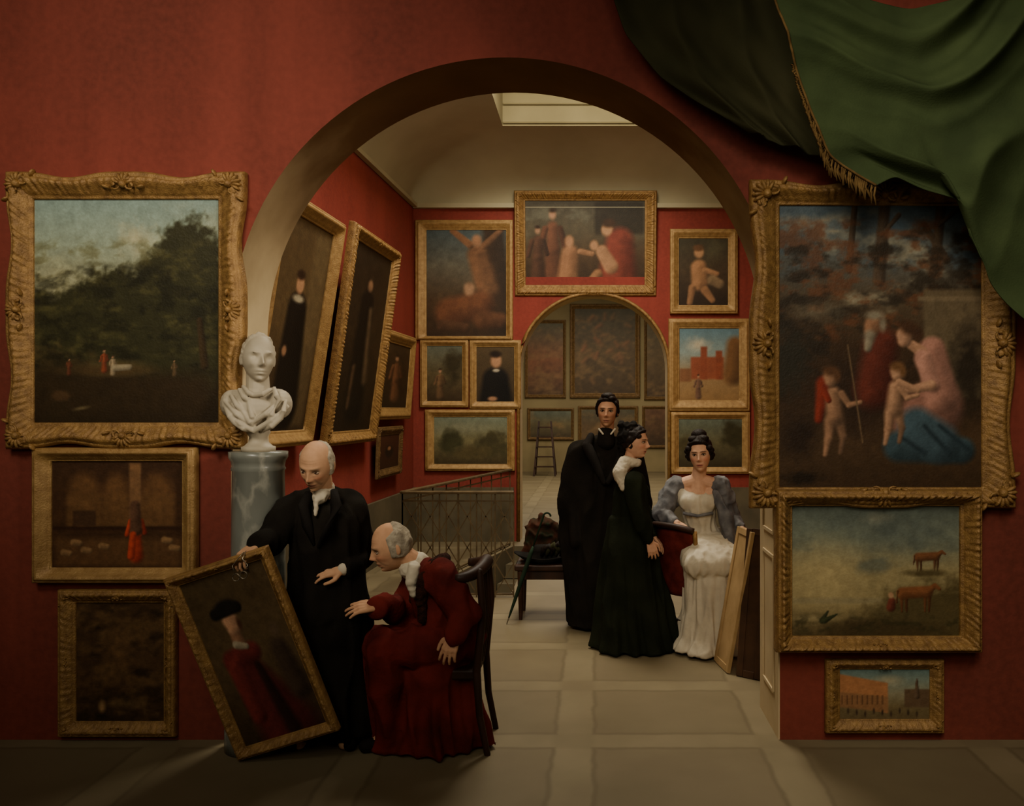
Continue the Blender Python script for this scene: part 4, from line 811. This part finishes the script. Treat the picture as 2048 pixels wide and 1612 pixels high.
lv=[(kx-.01,6.24,.64,.20,.20,.0,6,0),(kx,6.18,.50,.205,.20,.05,7,.1),(kx,6.17,.30,.21,.205,.08,7,.2),(kx-.01,6.16,.12,.235,.22,.11,7,.3),(kx-.03,6.14,.025,.28,.24,.14,7,.35)]
g.rings(ringstack(lv))
cloth(g,'gown','white',se,fold=.010,fs=(18,18,1.8),it=10)
for sd,(s,e,w) in ((-1,(sR,eR,wR)),(1,(sL,eL,wL))):
    g=G(); g.ell(s*.6+e*.4,(.085,.08,.09),None,12,18); g.chain([s,e,w+(e-w)*.2],[.076,.070,.036]); cloth(g,'sleeve','lilac',se,vox=.008,it=4,fold=.010,fs=(18,18,10))
g=G(); g.chain([P(1432,985,6.36),P(1450,1030,6.32),P(1464,1085,6.30),P(1460,1125,6.28)],[.03,.05,.055,.02]); cloth(g,'wrap','lilac',se,vox=.008,it=4,fold=.010,fs=(16,16,5))
g=G(); g.tube([P(1366,1026,6.345),P(1395,1032,6.325),P(1426,1026,6.345)],.012,8); build(g,'sash','lilac',se)
# her chair, seen from behind its curved back
ac=empty('upholstered_chair',(.75,6.46,0),'wooden chair with red upholstered back beneath the woman in white','chair')
ac.rotation_euler=(0,0,rad(132)); BASE[ac.name]=np.zeros(3)
g=G(); g.box((0,0,.56),(.42,.42,.10)); build(g,'seat','redcloth',ac,smooth=False,bev=.03)
g=G(); g.box((0,0,.49),(.45,.45,.05)); build(g,'seat_frame','wood',ac,smooth=False,bev=.01)
for x in (-.2,.2):
    g=G(); g.chain([(x,-.2,0),(x,-.2,.48)],[.015,.024],10); build(g,'front_leg','wood',ac)
    g=G(); g.chain([(x,.31,0),(x,.25,.2),(x,.22,.40)],[.014,.02,.024],10); build(g,'back_leg','wood',ac)
def bk(a,b): return (.215*math.sin(a*1.25)/math.sin(1.25),.25-.11*(1-math.cos(a*1.25))+.05*b,.38+.48*b+.03*(1-a*a)*b)
g=G(); A=np.array([[bk(a,b) for a in np.linspace(-1,1,20)] for b in np.linspace(0,1,12)]); g.grid(A); build(g,'backrest','redcloth',ac,solid=.035)
g=G(); g.tube([A3(*bk(a,1))+A3(0,.018,.012) for a in np.linspace(-1,1,20)],.022,10); build(g,'top_rail','wood',ac)
for s in (-1,1):
    g=G(); g.tube([A3(*bk(s,b))+A3(s*.006,.012,0) for b in np.linspace(0,1.02,10)],.017,8); build(g,'back_stile','gilt',ac)
g=G(); g.beam((-.2,.25,.20),(.2,.25,.20),.03,.03); build(g,'stretcher','wood',ac,smooth=False)
# ------------------------------------------------------------------ bust on column
Yc=4.42; k=Yc/F; cxw=P(517,0,Yc)[0]
g=G(); zt=H+(CY-903)*k
g.lathe([(.165,0),(.165,.10),(.158,.11),(.158,.15),(.150,.17),(.152,.19),(.140,.22),(.138,.5),(.133,1.0),(.129,zt-.10),(.136,zt-.09),(.129,zt-.075),(.134,zt-.05),(.146,zt-.03),(.146,zt)],(cxw,Yc,0),56)
tag(build(g,'column','column',None,base=(cxw,Yc,0)),'polished grey marble column carrying the white bust','column')
hc=P(517,717,Yc)
hR=Rot(32,0,2)
be=empty('bust',(cxw,Yc,zt),'white marble bust of a draped man on the grey column','bust')
g=G(); add_head(g,hc,hR,1.08,1.5)
for s in (-1,1):
    g.ell(hc+hR@A3(s*.032,-.074,.001),(.013,.008,.006),hR,8,10); g.ell(hc+hR@A3(s*.030,-.096,.027),(.020,.007,.0045),hR,6,10)
A,cp,sq=headgrid(0,60,80); w=thin_hair(A); d=A/np.linalg.norm(A,axis=-1,keepdims=True); nz=np.array([mnoise.noise(Vector(tuple(p*55))) for p in A.reshape(-1,3)]).reshape(w.shape)
A=A+d*((.006+.010*nz)*w-.014*(1-w))[...,None]; g.rings((A*1.08)@hR.T+hc)
g.chain([hc+hR@A3(0,.02,-.06),P(516,778,Yc),P(514,800,Yc)],[.056,.060,.09])
g.ell(P(513,815,Yc),(.135,.10,.10),None,12,20); g.cone(P(470,800,Yc),.055,P(556,798,Yc),.055); g.ell(P(464,808,Yc),(.055,.075,.075)); g.ell(P(562,808,Yc),(.055,.075,.075))
g.cone(P(514,840,Yc),.09,P(515,862,Yc),.035)
for i,(a,b,c) in enumerate((((448,800),(500,848),(562,800)),((454,824),(508,862),(578,812)),((478,778),(498,802),(512,858)),((548,775),(558,800),(530,850)),((462,790),(486,822),(515,860)),((486,772),(508,790),(544,778)),((450,812),(470,845),(505,862)),((572,800),(562,835),(525,862)))):
    g.tube([P(a[0],a[1],Yc-.06),P((a[0]+b[0])/2,(a[1]+b[1])/2+5,Yc-.10),P(b[0],b[1],Yc-.085),P((b[0]+c[0])/2,(b[1]+c[1])/2+4,Yc-.10),P(c[0],c[1],Yc-.06)],[.010,.015,.016,.015,.010],8)
me=remesh(mesh_of(g,BASE[be.name]),.004,1); me.materials.clear(); me.materials.append(M['marble']); o=bpy.data.objects.new('portrait_bust',me); finish(o,be,None)
g=G(); zs=zt; g.lathe([(.085,zs),(.085,zs+.025),(.07,zs+.03),(.05,zs+.05),(.045,zs+.075),(.06,zs+.10),(.052,zs+.12),(.03,zs+.14)],(cxw,Yc,0),36); build(g,'socle','marble',be)
# ------------------------------------------------------------------ railing, stairs
rl=empty('railing',(-1.8,7.925,0),'low lattice iron railing around the stair well','railing')
def run(a,b,nb,lat):
    a=A3(*a,0);b=A3(*b,0); up=lambda z:A3(0,0,z)
    g=G(); g.beam(a+up(.98),b+up(.98),.06,.026); build(g,'top_rail','iron',rl,smooth=False,bev=.006)
    g=G(); g.beam(a+up(.90),b+up(.90),.014,.014); build(g,'upper_rail','iron',rl,smooth=False)
    g=G(); g.beam(a+up(.03),b+up(.03),.018,.018); build(g,'bottom_rail','iron',rl,smooth=False)
    for i in range(nb+1):
        p=a+(b-a)*i/nb; g=G(); g.beam(p,p+up(.97),.012,.012) ; build(g,'baluster','iron',rl,smooth=False)
    if not lat: return
    g=G()
    for i in range(nb):
        p=a+(b-a)*i/nb; q=a+(b-a)*(i+1)/nb
        for z0,z1 in ((.03,.32),(.32,.61),(.61,.90)):
            g.beam(p+up(z0),q+up(z1),.010,.010); g.beam(q+up(z0),p+up(z1),.010,.010)
    build(g,'lattice','iron',rl,smooth=False)
run((-1.8,7.925),(-.76,7.925),6,1); run((-1.8,7.925),(-1.097,10.94),9,0)
st=empty('staircase',(-.95,10.9,-1.8),'stone stairs going down behind the railing','stairs')
for i in range(9):
    y1=10.88-.3*i; y0=y1-.3; xl=lambda y:-1.05-(10.9-y)/(10.9-8.05)*.67+.01; z=-.18*(i+1)
    g=G(); V=[(xl(y0),y0,z),(-.81,y0,z),(-.81,y1,z),(xl(y1),y1,z)]; V+=[(x,y,z-.17) for x,y,_ in V]; g.add(V,[(0,1,2,3),(7,6,5,4),(0,4,5,1),(1,5,6,2),(2,6,7,3),(3,7,4,0)]); build(g,'step','well',st,smooth=False)
# ------------------------------------------------------------------ bench, hat, cloak, umbrella
by=7.24
bn=empty('bench',(-.33,by,0),'dark wooden bench holding the black hat','bench')
g=G(); g.box((-.33,by,.435),(.68,.40,.05)); build(g,'seat','wood',bn,smooth=False,bev=.012)
g=G(); g.box((-.33,by,.375),(.62,.34,.08)); build(g,'apron','wood',bn,smooth=False)
for x in (-.62,-.04):
    for y in (by-.16,by+.16):
        g=G(); g.chain([(x,y,0),(x,y,.06),(x,y,.30),(x,y,.40)],[.014,.018,.026,.028],10); build(g,'leg','wood',bn)
hc=A3(-.43,by-.05,.4615)
ht=empty('hat',hc,'wide black feathered hat lying on the bench','hat')
g=G(); R=[]
for r,z in ((.02,.135),(.07,.145),(.095,.135),(.105,.09),(.108,.02),(.13,.012),(.19,.035),(.245,.07),(.245,.062),(.19,.022),(.12,.0),(.02,.0)):
    R.append([hc+A3(r*1.05*math.cos(a),r*.60*math.sin(a),z+(.02*math.cos(2*a) if r>.15 else 0)) for a in np.linspace(0,2*pi,40,endpoint=False)])
g.rings(np.array(R)); build(g,'crown_and_brim','hat',ht)
for kx in range(5):
    g=G(); p=hc+A3(-.02+.04*kx,-.07,.06); g.tube([p,p+A3(.02,-.01,.06),p+A3(.065,-.02,.09+.012*(kx%3)),p+A3(.11,-.03,.04)],[.012,.028,.026,.008],7); build(g,'feather','greendark' if kx%2 else 'blackhair',ht)
g=G()
g.ell((-.34,by+.155,.53),(.28,.055,.07),None,12,20); g.ell((-.46,by+.155,.66),(.16,.05,.15),None,12,20); g.ell((-.24,by+.16,.60),(.15,.05,.10),None,12,20); g.chain([(-.60,by+.155,.50),(-.46,by+.155,.80),(-.10,by+.155,.50)],[.04,.045,.04])
o=cloth(g,'cloak','shawl',None,base=(-.31,by+.13,.4615),vox=.010,it=4,fold=.022,fs=(14,14,10)); tag(o,'dark red and green cloak heaped on the bench behind the black hat','cloak')
ub=empty('umbrella',A3(-.72,6.95,0),'furled dark green umbrella leaning against the bench','umbrella')
a=A3(-.72,6.92,.005); b=A3(-.43,7.01,.86); dv=unit(b-a); L=np.linalg.norm(b-a)
g=G(); g.chain([a,a+dv*.06],[.004,.006],8); build(g,'ferrule','steel',ub)
g=G(); g.tube([a+dv*t for t in (.05,.10,.25,.45,.60,.66)],[.006,.010,.016,.019,.018,.010],12); build(g,'canopy','umb',ub)
g=G(); hk=[a+dv*.64,b]+[b+A3(.03-.03*math.cos(t),0,0)+A3(0,0,.03*math.sin(t))+dv*.01 for t in np.linspace(.3,pi,8)]; g.tube(hk,.008,8); build(g,'handle','umb',ub)
# ------------------------------------------------------------------ leaning canvases
def leaning(a,b,top,name,label,m1,m2,th=.025):
    a,b,top=[np.asarray(t,float) for t in (a,b,top)]; u=b-a; L=np.linalg.norm(u); u=u/L; v=top-a; v=v-u*v.dot(u); hh=np.linalg.norm(v); v=v/hh; n=np.cross(v,u)
    e=empty(name,(a+b)/2,label,'canvas','canvases leaning beside the arch')
    R=np.stack([u,n,v],1); c=(a+b)/2+v*hh/2+A3(0,0,.004)
    g=G(); g.box(c,(L,th*.4,hh),R); build(g,'canvas',m1,e,smooth=False)
    for s in (-1,1):
        g=G(); g.box(c+u*s*(L/2-.02),(.045,th,hh),R); build(g,'stretcher_bar',m2,e,smooth=False,bev=.003)
        g=G(); g.box(c+v*s*(hh/2-.02),(L-.09,th,.045),R); build(g,'stretcher_bar',m2,e,smooth=False,bev=.003)
leaning((.84,5.92,0),(.885,5.62,0),(1.01,5.94,.93),'stretched_canvas','pale wooden-backed canvas leaning beside the white gown','palewood','palewood')
leaning((.935,5.58,0),(1.07,5.48,0),(1.06,5.68,.95),'stretched_canvas','dark brown panel leaning against the right arch jamb','brownwood','brownwood')
# far-room stepladder
sl=empty('stepladder',(-1.35,22.6,0),'small stepladder standing in the far room','ladder')
Xs=P(1090,0,22.6)[0]
for sx in (-1,1):
    g=G(); g.beam((Xs+sx*.28,22.4,0),(Xs+sx*.16,22.6,1.45),.05,.04); build(g,'rail','wood',sl,smooth=False)
    g=G(); g.beam((Xs+sx*.28,23.0,0),(Xs+sx*.16,22.65,1.42),.04,.04); build(g,'strut','wood',sl,smooth=False)
for i in range(5):
    z=.25+.26*i; w=.28-.12*z/1.45; g=G(); g.box((Xs,22.4+.2*z/1.45,z),(2*w,.12,.03)); build(g,'rung','wood',sl,smooth=False)
# ------------------------------------------------------------------ lights, world, camera
def aim(o,t):
    d=Vector(t)-o.location; o.rotation_euler=d.to_track_quat('-Z','Y').to_euler()
def area(name,loc,t,sx,sy,e,c):
    l=bpy.data.lights.new(name,'AREA'); l.shape='RECTANGLE'; l.size=sx; l.size_y=sy; l.energy=e; l.color=c
    o=bpy.data.objects.new(name,l); C.objects.link(o); o.location=loc; aim(o,t); return o
def spot(name,loc,t,ang,e,c,r=.3,bl=1.):
    l=bpy.data.lights.new(name,'SPOT'); l.energy=e; l.spot_size=rad(ang); l.spot_blend=bl; l.shadow_soft_size=r; l.color=c
    o=bpy.data.objects.new(name,l); C.objects.link(o); o.location=loc; aim(o,t); return o
warm=(1,.89,.70)
area('skylight_lamp',(-.235,7.5,ZC+1.55),(-.235,7.6,0),1.5,2.0,310,(1,.92,.74))
area('ceiling_fill',(-.2,5.35,4.25),(0,9.5,5.0),2.2,.4,50,(1,.92,.74))  # added light hidden behind the front wall, brightens the inner ceiling
area('far_fill',(0,18,4.9),(0,18,0),4,6,420,(1,.90,.70))  # unseen area light added so the far room is lit
spot('far_wall_fill',(0,14,4.7),(0,24,2.6),60,800,(1,.90,.70),.5)  # unseen spot aimed at the far wall, no fixture
spot('key_lamp',(-2.4,.6,4.9),(-2.1,4.5,2.9),60,520,warm,.8)
spot('right_fill',(.4,.2,4.6),(1.75,4.5,1.7),56,400,warm,.8)  # added spot to brighten the right-hand pictures, no fixture
spot('drape_fill',(-.1,2.4,4.5),(1.75,4.2,3.3),44,140,warm,.35)  # extra spot put in to bring up the drape folds
spot('men_fill',(-1.6,1.2,3.6),(-1.22,4.4,1.4),26,230,warm,.6)  # small added spot to lift the two old men's faces
spot('arch_fill',(2.4,1.6,2.9),(-1.9,4.8,2.3),28,620,warm,.5)  # unseen side spot added to brighten the left arch reveal
spot('floor_fill',(2.0,1.7,4.6),(1.3,4.2,0),44,150,warm,.8)  # overhead spot added to lighten the right foreground floor
area('front_fill',(-.6,-.8,3.4),(-.6,4.6,1.4),3,1.5,36,warm)
w=bpy.data.worlds.new('World'); bpy.context.scene.world=w; w.use_nodes=True
w.node_tree.nodes['Background'].inputs[0].default_value=(1,.82,.58,1); w.node_tree.nodes['Background'].inputs[1].default_value=.034
cam=bpy.data.cameras.new('Camera'); co=bpy.data.objects.new('Camera',cam); C.objects.link(co)
WX,WY,WW=1024,806,2048
co.location=(0,0,H); co.rotation_euler=(pi/2,0,0); cam.sensor_width=36; cam.lens=36*F/WW
cam.shift_x=-(CX-WX)/WW; cam.shift_y=(CY-WY)/WW; cam.clip_end=100
bpy.context.scene.camera=co
